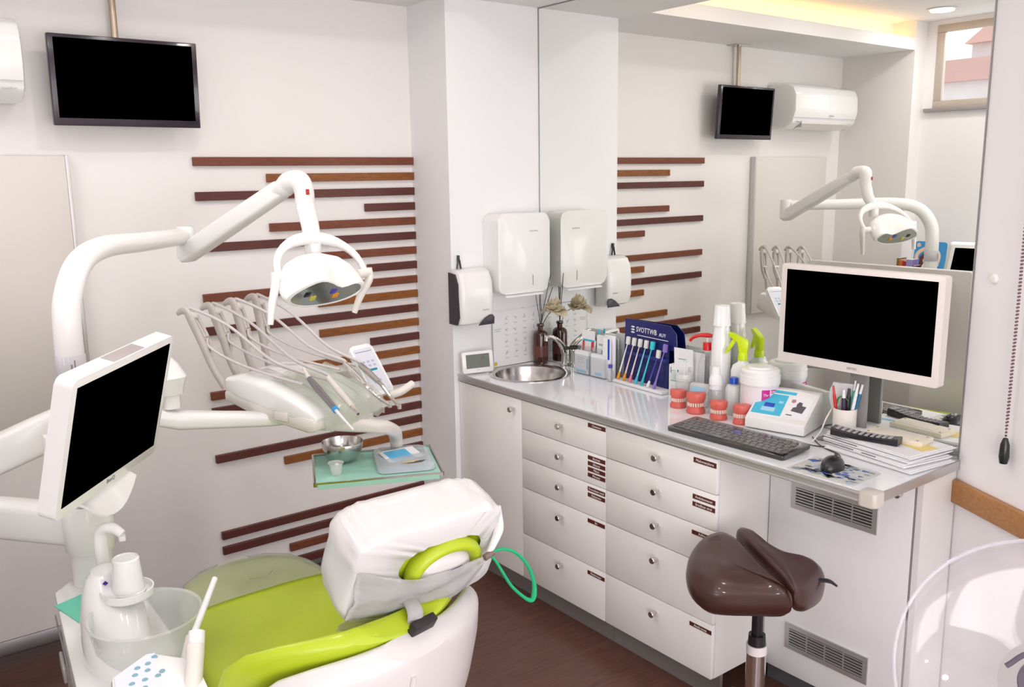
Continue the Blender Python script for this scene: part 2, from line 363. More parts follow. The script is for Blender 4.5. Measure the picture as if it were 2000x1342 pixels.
b = nb(); pr = [(3.432, 2.0), (3.30, 1.995), (3.245, 2.03), (3.222, 2.10), (3.225, 2.19), (3.245, 2.235), (3.29, 2.255), (3.432, 2.258)]
prism(b, pr, -.085, .567, fr((0, 0, 0), (0, 1, 0), (0, 0, 1)), r=.012); part('body', b, glossw, t)
b = nb(); prism(b, [(3.30, 1.993), (3.29, 1.993), (3.243, 2.027), (3.247, 2.03)], .0, .48, fr((0, 0, 0), (0, 1, 0), (0, 0, 1))); part('louvre', b, ivory, t)
b = nb(); box(b, (-.08, 3.23, 2.058), (.562, 3.2315, 2.060)); box(b, (.48, 3.24, 2.005), (.482, 3.29, 2.06)); part('panel_seam', b, greyt, t)
b = nb(); text_into(b, 'comfort', .014, fr((.52, 3.2355, 2.035), (1, 0, 0), (0, .3, 1)), .0006); text_into(b, 'comfort', .016, fr((.2, 3.2215, 2.075), (1, 0, 0), (0, -.1, 1)), .0006); part('lettering', b, greyt, t)
t = root('wall_board', 'large flat beige board with an aluminium edge fixed below the air conditioner', 'board', (.33, 3.42, .88))
b = nb(); box(b, (-.035, 3.395, .884), (.69, 3.43, 1.833), r=.002); part('panel', b, mat('board_beige', (.72, .68, .64), .4, bump=.03, var=.03, vs=3), t)
b = nb(); box(b, (.69, 3.393, .882), (.702, 3.4315, 1.835), r=.001); part('edge_strip', b, alu, t)

# ---------------------------------------------------------------- column: towel dispenser, soap dispenser, chart, clock
t = root('paper_towel_dispenser', 'large white paper towel dispenser on the column above the sink', 'towel dispenser', (2.40, 3.14, 1.23))
b = nb(); prism(b, rrect(.285, .345, .035), 0, .108, fr((2.408, 3.1395, 1.412), (1, 0, 0), (0, 0, 1)), r=.012); part('housing', b, white, t)
b = nb(); box(b, (2.452, 3.0305, 1.27), (2.455, 3.032, 1.315)); part('level_window', b, grey, t)
b = nb(); text_into(b, 'EUROPAPEL', .009, fr((2.46, 3.0312, 1.507), (1, 0, 0), (0, 0, 1)), .0004); part('lettering', b, greyt, t)
b = nb(); box(b, (-.105, 0, 0), (.105, .06, .001), fr((2.405, 3.022, 1.226), (1, 0, 0), (0, .9, .45))); part('paper_towel', b, paper, t)
t = root('soap_dispenser', 'white soap dispenser with dark grey sides on the column left of the towel box', 'soap dispenser', (2.17, 3.14, 1.12))
b = nb(); rg = []
for z, d, wd in ((1.118, .05, .155), (1.13, .085, .165), (1.17, .098, .168), (1.25, .10, .17), (1.31, .093, .168), (1.345, .075, .162), (1.357, .05, .15)):
    rg.append(ring((2.165, 3.139-d/2, z), (1, 0, 0), (0, 1, 0), wd/2, d/2, 28, 6))
loft(b, rg); part('cover', b, white, t)
b = nb(); prism(b, [(3.139, 1.125), (3.08, 1.125), (3.062, 1.16), (3.068, 1.30), (3.09, 1.34), (3.139, 1.345)], 2.0775, 2.084, fr((0, 0, 0), (0, 1, 0), (0, 0, 1))); part('side_panel', b, dgrey, t)
b = nb(); prism(b, [(-.045, 0), (.038, 0), (.040, .03), (.030, .042), (.012, .042), (-.012, .030), (-.032, .012)], 0, .006, fr((2.208, 3.0475, 1.119), (1, 0, 0), (0, 0, 1)), r=.002); part('push_lever', b, dgrey, t)
b = nb(); text_into(b, 'SANITIZE', .008, fr((2.20, 3.0385, 1.185), (1, 0, 0), (0, 0, 1)), .0004); part('lettering', b, greyt, t)
t = root('cable_clip', 'small black clip on the column above the soap dispenser', 'clip', (2.13, 3.135, 1.36))
b = nb(); tube(b, [(2.118, 3.13, 1.358), (2.128, 3.13, 1.402), (2.138, 3.13, 1.358)], .004, 8, 3); box(b, (2.124, 3.127, 1.39), (2.132, 3.14, 1.415), r=.001); part('body', b, black, t)
t = root('pictogram_chart', 'white laminated chart of small grey pictograms standing behind the sink', 'chart', (2.40, 3.12, .9))
Mc = fr((2.44, 3.128, .903), (1, 0, 0), (0, .03, 1))
b = nb(); box(b, (-.139, 0, 0), (.139, .25, .002), Mc); part('sheet', b, paper, t)
b = nb(); box(b, (-.142, 0, -.003), (-.137, .253, .0035), Mc); box(b, (-.142, .25, -.003), (.139, .254, .0035), Mc); part('holder_edge', b, clearc, t)
b = nb(); rnd = random.Random(3)
for r_ in range(4):
    for c_ in range(4):
        x, y = -.062+c_*.052, .212-r_*.052
        if c_ < 4:
            q = rnd.random()
            for k in range(3):
                a = rnd.uniform(0, PI); l = rnd.uniform(.006, .011); cx, cy = x+rnd.uniform(-.006, .006), y+rnd.uniform(-.005, .005)
                box(b, (-l, -.0008, .002), (l, .0008, .0026), Mc @ Matrix.Translation((cx, cy, 0)) @ Matrix.Rotation(a, 4, 'Z'))
        text_into(b, rnd.choice(['Brocas', 'Espelho', 'Sonda', 'Pinça', 'Cureta', 'Rolos']), .0075, Mc @ Matrix.Translation((x, y-.021, .0022)), .0003)
text_into(b, 'Consultório\nDentário', .0085, Mc @ Matrix.Translation((-.112, .165, .0022)), .0003)
part('pictograms', b, greyt, t)
b = nb(); lathe(b, [(0, 0), (.009, 0), (.009, .002), (0, .002)], Mc @ Matrix.Translation((-.129, .014, .002)), 16); part('yellow_sticker', b, yellow, t, 'round yellow sticker')
t = root('weather_clock', 'small white desk clock with a grey display at the counter corner', 'clock', (2.23, 3.09, .9))
Mk = fr((2.183, 3.088, .952), (.97, -.20, 0), (.02, .15, 1))
b = nb(); prism(b, rrect(.145, .092, .008), -.006, .008, Mk, r=.002); part('case', b, white, t)
b = nb(); box(b, (-.055, -.026, .008), (.055, .034, .009), Mk); part('display', b, lcd, t)
b = nb(); text_into(b, '88', .02, Mk @ Matrix.Translation((.022, .016, .009)), .0003); text_into(b, '58.7', .02, Mk @ Matrix.Translation((.018, -.009, .009)), .0003); text_into(b, 'hama', .006, Mk @ Matrix.Translation((0, -.034, .008)), .0003); part('digits', b, ink, t)
b = nb(); box(b, (-.02, -.045, -.02), (.02, .0, -.006), Mk, r=.002); part('foot', b, white, t)

# ---------------------------------------------------------------- counter and cabinets
XF, XP = 2.116, 2.136
t = root('worktop', 'long glossy white worktop with an aluminium edge under the mirror', 'worktop', (2.35, 2.16, .872))
b = nb(); N = 48; cx, cy, R = 2.355, 2.938, .165
def slab(b, z):
    outer = [b.verts.new((x, y, z)) for x, y in ((XF+.006, 1.1935), (MX-.003, 1.1935), (MX-.003, 3.1395), (XF+.006, 3.1395))]
    inner = [b.verts.new((cx+R*math.cos(2*PI*i/N), cy+R*math.sin(2*PI*i/N), z)) for i in range(N)]
    es = [b.edges.new((l[i], l[(i+1) % len(l)])) for l in (outer, inner) for i in range(len(l))]
    bmesh.ops.triangle_fill(b, use_beauty=True, edges=es); return outer, inner
o1, i1 = slab(b, .874); o2, i2 = slab(b, .9)
for A, B in ((o1, o2), (i1, i2)):
    for i in range(len(A)): j = (i+1) % len(A); b.faces.new((A[i], A[j], B[j], B[i]))
part('slab', b, ctop, t)
b = nb(); box(b, (XF, 1.188, .872), (XF+.006, 3.1395, .8995), r=.001); box(b, (XF-.003, 1.188, .872), (XF, 3.1395, .877), r=.0008); box(b, (XF-.003, 1.188, .890), (XF, 3.1395, .8995), r=.0008); box(b, (XF+.006, 1.188, .872), (MX-.003, 1.1935, .8995)); part('edge_profile', b, alu, t)
b = nb(); prism(b, rrect(.052, .052, .01), .866, .904, Matrix.Translation((XF+.018, 1.206, 0)), r=.004); part('corner_guard', b, mat('corner_rubber', (.78, .73, .66), .3, trans=.2), t, 'translucent cream corner guard')
def knob(parent, y, z, X=XP-.016):
    b = nb(); lathe(b, [(.005, 0), (.005, .010), (.0095, .012), (.0115, .028), (.010, .030), (0, .030)], fr((X, y, z), (0, 1, 0), (0, 0, 1)) @ Matrix.Scale(-1, 4, (0, 0, 1)), 16)
    return part('knob', b, steel, parent)
def carcass(parent, y0, y1, x1=MX-.01):
    b = nb()
    box(b, (XP+.001, y0+.002, .112), (x1, y0+.018, .872)); box(b, (XP+.001, y1-.018, .112), (x1, y1-.002, .872)); box(b, (XP+.001, y0+.018, .112), (x1, y1-.018, .130)); box(b, (x1-.01, y0+.018, .13), (x1, y1-.018, .87))
    part('carcass', b, cabs, parent)
    b = nb(); box(b, (XP+.03, y0+.001, FZ), (XP+.045, y1-.001, .112)); part('kick_plate', b, kick, parent)
t = root('cabinet', 'tall single-door white cabinet under the sink beside the column', 'cabinet', (2.35, 2.92, FZ)); carcass(t, 2.701, 3.139)
b = nb(); box(b, (XP-.016, 2.7015, .114), (XP, 3.137, .866), r=.0015); d = part('door', b, cabw, t); knob(d, 2.745, .822)
ZL = [.868, .749, .628, .504, .306, .112]
names = {1: [('Cimentos', .851, .016)], 2: [('Biutone', .7285, .015), ('Silicone', .706, .015), ('Pilkon', .684, .015), ('Mirunes', .662, .015)], 3: [('Donudeon rand', .608, .016), ('Nekarono', .585, .015)], 4: [('Be', .484, .015)], 5: [('Nedermaar', .278, .015)]}
names2 = {1: [('Mulomarplore', .845, .017)], 2: [('Andoleonenst', .722, .016), ('Erodicas viral', .697, .015)], 3: [('Adbion', .600, .014)], 5: [('Aneb-anea', .278, .014)]}
for y0, y1, nm, where in ((2.212, 2.701, names, 'white five-drawer cabinet in the middle under the counter'), (1.7125, 2.212, names2, 'white five-drawer cabinet nearest the stool')):
    t = root('drawer_cabinet', where, 'drawer cabinet', (2.35, (y0+y1)/2, FZ)); carcass(t, y0, y1, 2.40 if y0 < 2 else MX-.01)
    for k in range(5):
        b = nb(); box(b, (XP-.016, y0+.0015, ZL[k+1]+.0015), (XP, y1-.0015, ZL[k]-.0015), r=.0015); d = part('drawer', b, cabw, t); knob(d, (y0+y1)/2-.004, ZL[k]-.052)
        for s, z, h in nm.get(k+1, []):
            b = nb(); box(b, (XP-.0172, y0+.004, z-h/2), (XP-.016, y0+.096, z+h/2)); part('name_plate', b, platem, d, 'maroon label plate')
            b = nb(); text_into(b, s, .0125, fr((XP-.0173, y0+.05, z), (0, -1, 0), (0, 0, 1)), .0003); part('lettering', b, whitet, d, 'white lettering')
t = root('radiator_cover', 'white panel with two grey ventilation grilles under the end of the counter', 'radiator cover', (2.48, 1.45, FZ))
b = nb(); box(b, (2.392, 1.221, .085), (2.41, 1.7105, .870), r=.001); part('front_panel', b, mat('panel_white', (.84, .825, .835), .35), t)
b = nb(); box(b, (2.396, 1.197, FZ), (MX, 1.2145, .871)); part('side_panel', b, cabs, t)
b = nb(); box(b, (2.395, 1.2148, FZ), (2.41, 1.2205, .871)); part('gap_shade_strip', b, grey, t)  # grey strip in the panel gap, the gap's shade put into its colour
b = nb(); box(b, (2.42, 1.225, FZ), (2.43, 1.7105, .085)); part('kick_plate', b, mat('dark_kick', (.10, .10, .11), .5), t)
for z0, z1 in ((.672, .762), (.178, .268)):
    b = nb(); y0, y1 = 1.326, 1.624; f = .016
    box(b, (2.386, y0, z0), (2.392, y1, z0+f)); box(b, (2.386, y0, z1-f), (2.392, y1, z1)); box(b, (2.386, y0, z0+f), (2.392, y0+f, z1-f)); box(b, (2.386, y1-f, z0+f), (2.392, y1, z1-f))
    for k in range(1, 4): yy = y0+f+(y1-y0-2*f)*k/4; box(b, (2.387, yy-.002, z0+f), (2.391, yy+.002, z1-f))
    for k in range(6): zz = z0+f+(z1-z0-2*f)*(k+.5)/6; box(b, (2.3865, y0+f, zz-.0022), (2.391, y1-f, zz+.0022), None)
    g = part('grille', b, alu, t); b = nb(); box(b, (2.3905, y0+f, z0+f), (2.3925, y1-f, z1-f)); part('opening_shade', b, black, g)  # black sheet stands for the shade behind the slats; the panel is uncut
b = nb(); lathe(b, [(.011, 0), (.011, .018), (.008, .02), (0, .02)], fr((2.392, 1.265, .82), (0, 1, 0), (0, 0, 1)) @ Matrix.Scale(-1, 4, (0, 0, 1)), 18); part('lock', b, steel, t)
# angled wall: sensor and blind chain
t = root('wall_button', 'small round white button on the wall right of the mirror', 'wall button', MA @ V((.085, 0, 1.448)))
b = nb(); lathe(b, [(.014, 0), (.014, .005), (.011, .009), (0, .010)], fr(MA @ V((.085, 0, 1.448)), ad, (0, 0, 1)) @ Matrix.Identity(4), 24); part('cap', b, white, t)
t = root('blind_chain', 'purple beaded blind chain with a black weight hanging at the right edge', 'blind chain', (2.3, .95, .99))
cx, cy = 2.472, 1.022
for s_ in (-1, 1):
    b = nb()
    for k in range(150):
        z = 1.035+k*.0095
        if z > 2.44: break
        M_ = Matrix.Translation((cx+s_*.004*(1 if k > 3 else k/4), cy, z)); lathe(b, [(0, -.0035), (.0028, -.0015), (.0028, .0015), (0, .0035)], M_, 6)
    part('bead_strand', b, mat('purple_bead', (.16, .06, .10), .4) if 'purple_bead' not in MATS else MATS['purple_bead'], t)
b = nb(); lathe(b, [(0, .955), (.010, .957), (.0135, .975), (.012, 1.01), (.006, 1.028), (0, 1.03)], Matrix.Translation((cx, cy, 0)), 16); part('weight', b, black, t)
b = nb(); box(b, (cx-.02, cy-.015, 2.43), (cx+.02, cy+.015, HC)); part('ceiling_bracket', b, white, t)

# ---------------------------------------------------------------- sink and tap
CT = .9
t = root('sink', 'round stainless steel basin set into the left end of the counter', 'sink', (2.355, 2.938, .72))
b = nb(); lathe(b, [(.178, 0), (.178, .0025), (.160, .003), (.150, -.002), (.143, -.03), (.132, -.09), (.11, -.125), (.06, -.14), (.02, -.143), (.02, -.150), (.065, -.147), (.115, -.131), (.137, -.094), (.149, -.03), (.155, -.006), (.164, 0)], Matrix.Translation((2.355, 2.938, CT+.0006)), 56, cap=False); part('bowl', b, steel, t)
b = nb(); lathe(b, [(0, 0), (.022, 0), (.022, .003), (.008, .002), (0, .001)], Matrix.Translation((2.355, 2.938, CT-.1435)), 20); part('drain', b, chrome, t)
t = root('tap', 'chrome basin tap with a black lever beside the sink', 'tap', (2.560, 2.948, CT))
b = nb(); lathe(b, [(.019, 0), (.019, .006), (.0125, .010), (.0125, .070), (.015, .075), (.015, .083), (0, .085)], Matrix.Translation((2.560, 2.948, CT)), 24); part('body', b, chrome, t)
b = nb(); tube(b, [(2.561, 2.946, .968), (2.548, 2.946, .995), (2.51, 2.935, 1.028), (2.475, 2.942, 1.048), (2.452, 2.946, 1.048)], [.013, .0125, .011, .010, .009], 16, 6, flat=[.018, .014, .011, .009, .008]); lathe(b, [(.009, 0), (.009, -.016), (.006, -.017), (0, -.017)], Matrix.Translation((2.456, 2.945, 1.046)), 16); part('spout', b, chrome, t)
b = nb(); tube(b, [(2.560, 2.948, .985), (2.558, 2.91, .990), (2.556, 2.86, .995), (2.555, 2.84, .996)], [.014, .013, .011, .007], 14, 5, flat=[.008, .007, .005, .003]); part('lever', b, blackm, t)

# ---------------------------------------------------------------- reed diffuser, flower
t = root('diffuser_bottle', 'brown glass bottle with black reeds and a cream flower behind the sink', 'bottle', (2.525, 3.07, CT))
def bottle(b, x, y, r, h, neck, nh, z0=CT, n=32, sh=.18):
    hs = h-nh
    lathe(b, [(0, 0), (r*.9, 0), (r, r*.12), (r, hs*(1-sh)), (r*.93, hs*(1-sh*.45)), (r*.65, hs*(1-sh*.1)), (neck, hs), (neck, h), (0, h)], Matrix.Translation((x, y, z0)), n)
b = nb(); bottle(b, 2.525, 3.07, .0345, .185, .0125, .03); lathe(b, [(.016, .172), (.017, .177), (.016, .183), (.0125, .185)], Matrix.Translation((2.525, 3.07, CT)), 24, cap=False); part('glass', b, amber, t)
b = nb(); lathe(b, [(.0350, .035), (.0350, .085)], Matrix.Translation((2.525, 3.07, CT)), 40, cap=False); part('label_ring', b, mat('label_film', (.12, .04, .03), .3), t)
for e_ in ((2.522, 3.072, 1.36), (2.50, 3.09, 1.30), (2.545, 3.02, 1.31), (2.565, 3.03, 1.25)):
    b = nb(); tube(b, [(2.525, 3.07, .95), (2.525, 3.07, 1.07), e_], .0016, 6, 3); part('reed', b, black, t)
b = nb(); tube(b, [(2.525, 3.07, 1.06), (2.53, 3.02, 1.13), (2.524, 2.955, 1.165)], .0015, 6, 4); f = part('flower_stem', b, black, t)
rnd = random.Random(5)
for i in range(16):
    a = i*2.4; rr = .018+.0036*i; b = nb(); N = 9; c0 = V((2.512, 2.955, 1.150)); rows = []; tl = max(0, 1-.055*i)
    for u in range(7):
        q = u/6; row = []
        for v_ in range(N):
            s_ = (v_/(N-1)-.5)*2; wdt = (.018+.0015*i)*math.sin(PI*min(1, .18+q*.72)); out = rr*(q**.8)*(1-.25*tl)+.002; z = .052*q*(.35+.9*tl)-(.004+.0012*i)*q*q*6*(.02*i)+.008*abs(s_)**2+.010*noise.noise(V((i, q*4, s_*3)))
            row.append(c0+V((math.cos(a)*out*.8-math.sin(a)*s_*wdt, math.sin(a)*out+math.cos(a)*s_*wdt, z)))
        rows.append(row)
    R_ = [[b.verts.new(p) for p in r_] for r_ in rows]
    for A, B in zip(R_, R_[1:]):
        for k in range(N-1): b.faces.new((A[k], A[k+1], B[k+1], B[k]))
    bmesh.ops.solidify(b, geom=b.faces[:], thickness=.0006); part('petal', b, petal, t)

# ---------------------------------------------------------------- brochure holder with cards
u_ = V((.012, -1, 0)).normalized(); v_ = V((-u_.y, u_.x, 0)); v_ = v_ if v_.x > 0 else -v_
def hfr(o, a=0): return fr(o, u_, (v_*math.sin(a)+V((0, 0, 1))*math.cos(a)))
t = root('brochure_holder', 'clear acrylic two-tier holder for cards and leaflets beside the tap', 'brochure holder', (2.51, 2.70, CT))
o0 = V((2.510, 2.832, CT+.001)); Wd = .20
def hb(b, u0, u1, v0, v1, z0, z1): box(b, (u0, z0, -v1*.74), (u1, z1, -v0*.74), fr(o0, u_, (0, 0, 1)) @ Matrix.Identity(4))
# local frame: X=u, Y=up, Z = u x up = toward the room; so depth v grows along -Z
b = nb(); hb(b, 0, Wd, 0, .085, 0, .003); hb(b, 0, Wd, 0, .002, 0, .085); hb(b, 0, Wd, .040, .042, 0, .12); hb(b, 0, Wd, .083, .085, 0, .16)
for u0 in (0, Wd*.5-.001, Wd-.002): hb(b, u0, u0+.002, 0, .085, 0, .085); hb(b, u0, u0+.002, .04, .085, .085, .12)
part('rack', b, clearc, t)
def card(label, u0, u1, v0, v1, z0, z1, m, grp=None, marks=(), name='leaflet', cat='leaflet'):
    tt = root(name, label, cat, o0+u_*(u0+u1)/2+v_*((v0+v1)/2)+V((0, 0, z0)), group=grp)
    b = nb(); hb(b, u0, u1, v0, v1, z0, z1); part('sheet' if name == 'leaflet' else 'box', b, m, tt)
    for (a0, a1, c0, c1, mm) in marks:
        b = nb(); hb(b, u0+(u1-u0)*a0, u0+(u1-u0)*a1, v0-.0008, v0, z0+(z1-z0)*c0, z0+(z1-z0)*c1); part('print', b, mm, tt)
card('stack of white cards with a pale blue foot in the front left slot', .008, .092, .006, .028, .004, .10, paper, marks=[(.1, .9, .03, .15, skyl), (.2, .7, .5, .52, greyt), (.2, .6, .6, .62, greyt), (.2, .75, .7, .72, greyt), (.9, .96, .2, .7, sky)])
card('stack of plain white cards in the front right slot of the holder', .108, .192, .006, .036, .004, .098, paper, marks=[(.3, .8, .06, .2, skyl)])
card('white leaflet with a blue band in the rear of the brochure holder', .01, .09, .060, .064, .004, .185, paper, marks=[(.1, 1, .74, .79, sky), (.9, .95, .5, .74, red)])
card('white booklet at the back right of the brochure holder', .105, .19, .070, .080, .004, .165, paper, marks=[(.1, .9, .8, .83, greyt)])
card('small white box with a green square in the rear right slot', .115, .17, .046, .066, .004, .175, paper, marks=[(.5, .85, .56, .64, MATS.get('green_elastic')), (.2, .8, .75, .8, greyt)], name='small_box', cat='box')
tt = root('red_floss_pack', 'white and red plastic packet poking out of the front left card slot', 'packet', o0+u_*.04+v_*.045+V((0, 0, .1)))
b = nb()
for k in range(5): tube(b, [o0+u_*(.012+.018*k)+v_*.046+V((0, 0, .10)), o0+u_*(.016+.018*k)+v_*.048+V((0, 0, .145+.006*(k % 2)))], .008, 10, 1, flat=.003)
part('wrapper', b, mat('pale_wrapper', (.85, .72, .70), .3), tt)
for k in (0, 3):
    b = nb(); tube(b, [o0+u_*(.022+.018*k)+v_*.040+V((0, 0, .098)), o0+u_*(.026+.018*k)+v_*.040+V((0, 0, .14))], .005, 10, 1, flat=.002); part('red_strip', b, red, tt)
tt = root('blue_pen', 'thin white pen with a blue cap standing in the brochure holder', 'pen', o0+u_*.10+v_*.055)
b = nb(); tube(b, [o0+u_*.1+v_*.052+V((0, 0, .005)), o0+u_*.105+v_*.056+V((0, 0, .175))], .0035, 8, 1); part('barrel', b, paper, tt)
b = nb(); tube(b, [o0+u_*.105+v_*.056+V((0, 0, .175)), o0+u_*.106+v_*.057+V((0, 0, .195))], .004, 8, 1); part('cap', b, sky, tt)
t = root('folder_stack', 'blue-edged white folders standing between the card holder and the toothbrush display', 'folder', (2.555, 2.62, CT))
b = nb(); box(b, (2.528, 2.62, CT+.001), (2.536, 2.665, 1.075), r=.001); box(b, (2.545, 2.61, CT+.001), (2.553, 2.67, 1.085), r=.001); part('folders', b, paper, t)
b = nb(); box(b, (2.5262, 2.622, .985), (2.528, 2.632, 1.072)); part('blue_edge', b, blue, t)
t = root('brown_cup', 'small brown cup standing behind the brochure holder by the tap', 'cup', (2.555, 2.80, CT))
b = nb(); lathe(b, [(0, 0), (.016, 0), (.019, .062), (.0175, .062), (.0145, .004), (0, .004)], Matrix.Translation((2.560, 2.80, CT)), 24); part('cup_body', b, mat('terracotta_brown', (.22, .08, .045), .4), t)
t = root('small_clear_bottle', 'small clear bottle with a dark cap left of the toothbrush display', 'bottle', (2.528, 2.588, CT))
b = nb(); bottle(b, 2.512, 2.600, .014, .06, .007, .012); part('glass', b, clearc, t)
b = nb(); lathe(b, [(0, .058), (.009, .058), (.009, .072), (0, .072)], Matrix.Translation((2.512, 2.600, CT)), 16); part('cap', b, indigo, t)

# ---------------------------------------------------------------- toothbrush display
d_ = V((-.02, -.30, 0)).normalized(); MB = fr((2.575, 2.583, CT), d_, (.03, 0, 1))   # X along the counter, Y up, Z toward the room
t = root('toothbrush_display', 'dark blue card display board with a white name line holding toothbrushes', 'display stand', M=Matrix.Translation((2.555, 2.43, CT)))
b = nb(); prism(b, [(0, 0), (.262, 0), (.262, .165), (.305, .172), (.297, .235), (.262, .262), (0, .262)], 0, .003, MB); part('board', b, navy, t)
b = nb(); box(b, (0, .0, .003), (.29, .012, .062), MB, r=.001); part('tray', b, paper, t)
b = nb(); box(b, (.02, .118, .003), (.262, .130, .018), MB); part('rail', b, mat('blue_rail', (.03, .04, .22), .3), t)
b = nb(); text_into(b, 'SVOTTWB', .030, MB @ Matrix.Translation((.128, .224, .0035)), .0004, sx=.86); text_into(b, 'AUY', .020, MB @ Matrix.Translation((.221, .219, .0035)), .0004)
box(b, (.075, .200, .0032), (.255, .2025, .0036), MB)
for k in range(3): prism(b, [(.011*math.cos(a), .0035*math.sin(a)) for a in [2*PI*i/14 for i in range(14)]], .0032, .0036, MB @ Matrix.Translation((.048, .232-.011*k, 0)))
part('lettering', b, whitet, t, 'white lettering')
cols = [(paper, orange, 'clear toothbrush with an orange foot'), (mat('peach', (.80, .62, .58), .35), orange, 'peach toothbrush with an orange foot'), (mat('blush', (.80, .70, .64), .35), mat('rose', (.75, .22, .28), .35), 'pale toothbrush with a rose foot'),
        (mat('cyan_b', (.22, .68, .78), .3), sky, 'light blue toothbrush with a darker blue foot'), (mat('turq', (.05, .62, .70), .3), aqua, 'turquoise toothbrush with a turquoise head cover'), (indigo, paper, 'short dark blue toothbrush with a white foot'), (purple, purple, 'violet toothbrush at the right end')]
for i, (c1, c2, lab) in enumerate(cols):
    tt = root('toothbrush', lab+' on the blue display', 'toothbrush', MB @ V((.03+.034*i, .013, .04)), group='toothbrushes on the blue display')
    x0 = .018+.036*i; dx = .022; dy = 0 if i != 5 else -.028
    P = lambda q, z=0: MB @ V((x0+dx*q, .014+.158*q+dy*q, .050-.030*q+z))
    b = nb(); tube(b, [P(.16), P(.4), P(.62), P(.80), P(.95)], [.0040, .0032, .0028, .0022, .002], 10, 4); part('handle', b, c1, tt)
    b = nb(); tube(b, [P(0), P(.08), P(.19)], [.0062, .0068, .0040], 12, 4); part('foot', b, c2, tt)
    b = nb(); q = P(1.02); box(b, (-.0085, -.016, -.006), (.0085, .016, .006), Matrix.Translation(q) @ (MB.to_3x3() @ Matrix.Rotation(-.12, 3, 'Z')).to_4x4(), r=.0015); part('head_cover', b, c1 if i == 4 else (purple if i > 5 else mat('cover_white%d' % i, (.78, .80, .76), .3)), tt)

# ---------------------------------------------------------------- boxes, jar, bottles
t = root('white_carton', 'small white carton with a teal printed label right of the toothbrushes', 'carton', (2.545, 2.215, CT))
Mx = fr((2.528, 2.292, CT), (.10, -.99, 0), (0, 0, 1))
b = nb(); box(b, (0, 0, -.045), (.088, .122, 0), Mx, r=.001); part('box', b, paper, t)
b = nb(); box(b, (.008, .058, 0), (.045, .060, .0006), Mx); box(b, (.040, .058, 0), (.045, .105, .0006), Mx); box(b, (.008, .088, 0), (.011, .112, .0006), Mx); box(b, (.011, .098, 0), (.03, .0995, .0006), Mx); part('teal_print', b, mat('teal_print', (.01, .23, .27), .4), t)
b = nb(); box(b, (.009, .061, 0), (.040, .094, .0004), Mx); part('pale_print', b, mat('pale_teal', (.60, .74, .68), .5), t)
b = nb()
box(b, (.012, .038, 0), (.07, .0387, .0004), Mx); box(b, (.012, .028, 0), (.06, .0287, .0004), Mx); box(b, (.012, .018, 0), (.065, .0187, .0004), Mx); part('print_lines', b, greyt, t)
t = root('leaflet_bundle', 'white leaflets sticking up behind the clear jar', 'leaflets', (2.545, 2.20, CT))
b = nb(); box(b, (0, 0, 0), (.09, .185, .002), fr((2.558, 2.285, CT+.002), (.06, -1, 0), (-.06, .10, 1))); box(b, (0, 0, 0), (.085, .175, .002), fr((2.566, 2.235, CT+.002), (.02, -1, 0), (.02, -.06, 1))); part('sheets', b, paper, t)
b = nb(); box(b, (.02, .142, .002), (.07, .144, .0026), fr((2.558, 2.285, CT+.002), (.06, -1, 0), (-.06, .10, 1))); part('print', b, mat('dark_teal_print', (.05, .25, .25), .5), t)
t = root('clear_jar', 'clear plastic jar with a white spoon between the carton and the pump bottle', 'jar', (2.475, 2.165, CT))
b = nb(); lathe(b, [(0, 0), (.026, 0), (.030, .03), (.032, .085), (.035, .088), (.035, .098), (.031, .098), (.029, .085), (.027, .03), (.024, .004), (0, .004)], Matrix.Translation((2.478, 2.17, CT)), 32); part('jar_body', b, frost, t)
b = nb(); lathe(b, [(.0345, .096), (.0355, .101), (.033, .112), (0, .113)], Matrix.Translation((2.478, 2.17, CT)), 32); part('lid', b, mat('clear_lid', (.85, .86, .87), .2, trans=.3), t)
b = nb(); tube(b, [(2.47, 2.165, CT+.11), (2.465, 2.15, CT+.165)], .0022, 8, 1); tube(b, [(2.468, 2.165, CT+.163), (2.462, 2.13, CT+.170)], [.004, .011, .004], 12, 6, flat=[.002, .003, .002]); part('spoon', b, paper, t)
b = nb(); box(b, (2.443, 2.15, CT+.02), (2.4445, 2.185, CT+.035)); part('blue_label', b, skyl, t)
t = root('blue_packet', 'clear packet with a blue print lying upright behind the coral tooth models', 'packet', (2.47, 2.10, CT))
b = nb(); prism(b, rrect(.075, .085, .01), -.012, .012, fr((2.478, 2.093, CT+.046), (.25, -.97, 0), (.15, .05, 1)), r=.008); part('pouch', b, frost, t)
b = nb(); box(b, (-.03, .0, .0125), (.02, .028, .0132), fr((2.478, 2.093, CT+.046), (.25, -.97, 0), (.15, .05, 1))); part('blue_print', b, skyl, t)
t = root('pump_bottle', 'clear gel bottle with a bright red pump head', 'pump bottle', (2.535, 2.145, CT))
x, y = 2.535, 2.112
b = nb(); lathe(b, [(0, 0), (.030, 0), (.034, .01), (.034, .135), (.030, .165), (.018, .192), (.013, .20), (.013, .205), (0, .205)], Matrix.Translation((x, y, CT)), 32); part('bottle_body', b, clearc, t)
b = nb(); lathe(b, [(0, .203), (.0165, .203), (.0165, .228), (.014, .232), (0, .232)], Matrix.Translation((x, y, CT)), 24); part('collar', b, red, t, 'red collar')
b = nb(); lathe(b, [(0, .23), (.004, .23), (.004, .252), (0, .252)], Matrix.Translation((x, y, CT)), 12); part('stem', b, paper, t)
b = nb(); tube(b, [(x+.008, y-.014, CT+.256), (x, y, CT+.258), (x-.018, y+.026, CT+.256), (x-.030, y+.045, CT+.246), (x-.036, y+.054, CT+.234)], [.011, .013, .009, .007, .0065], 14, 5, flat=[.006, .009, .007, .006, .006]); part('pump_head', b, red, t, 'red nozzle')
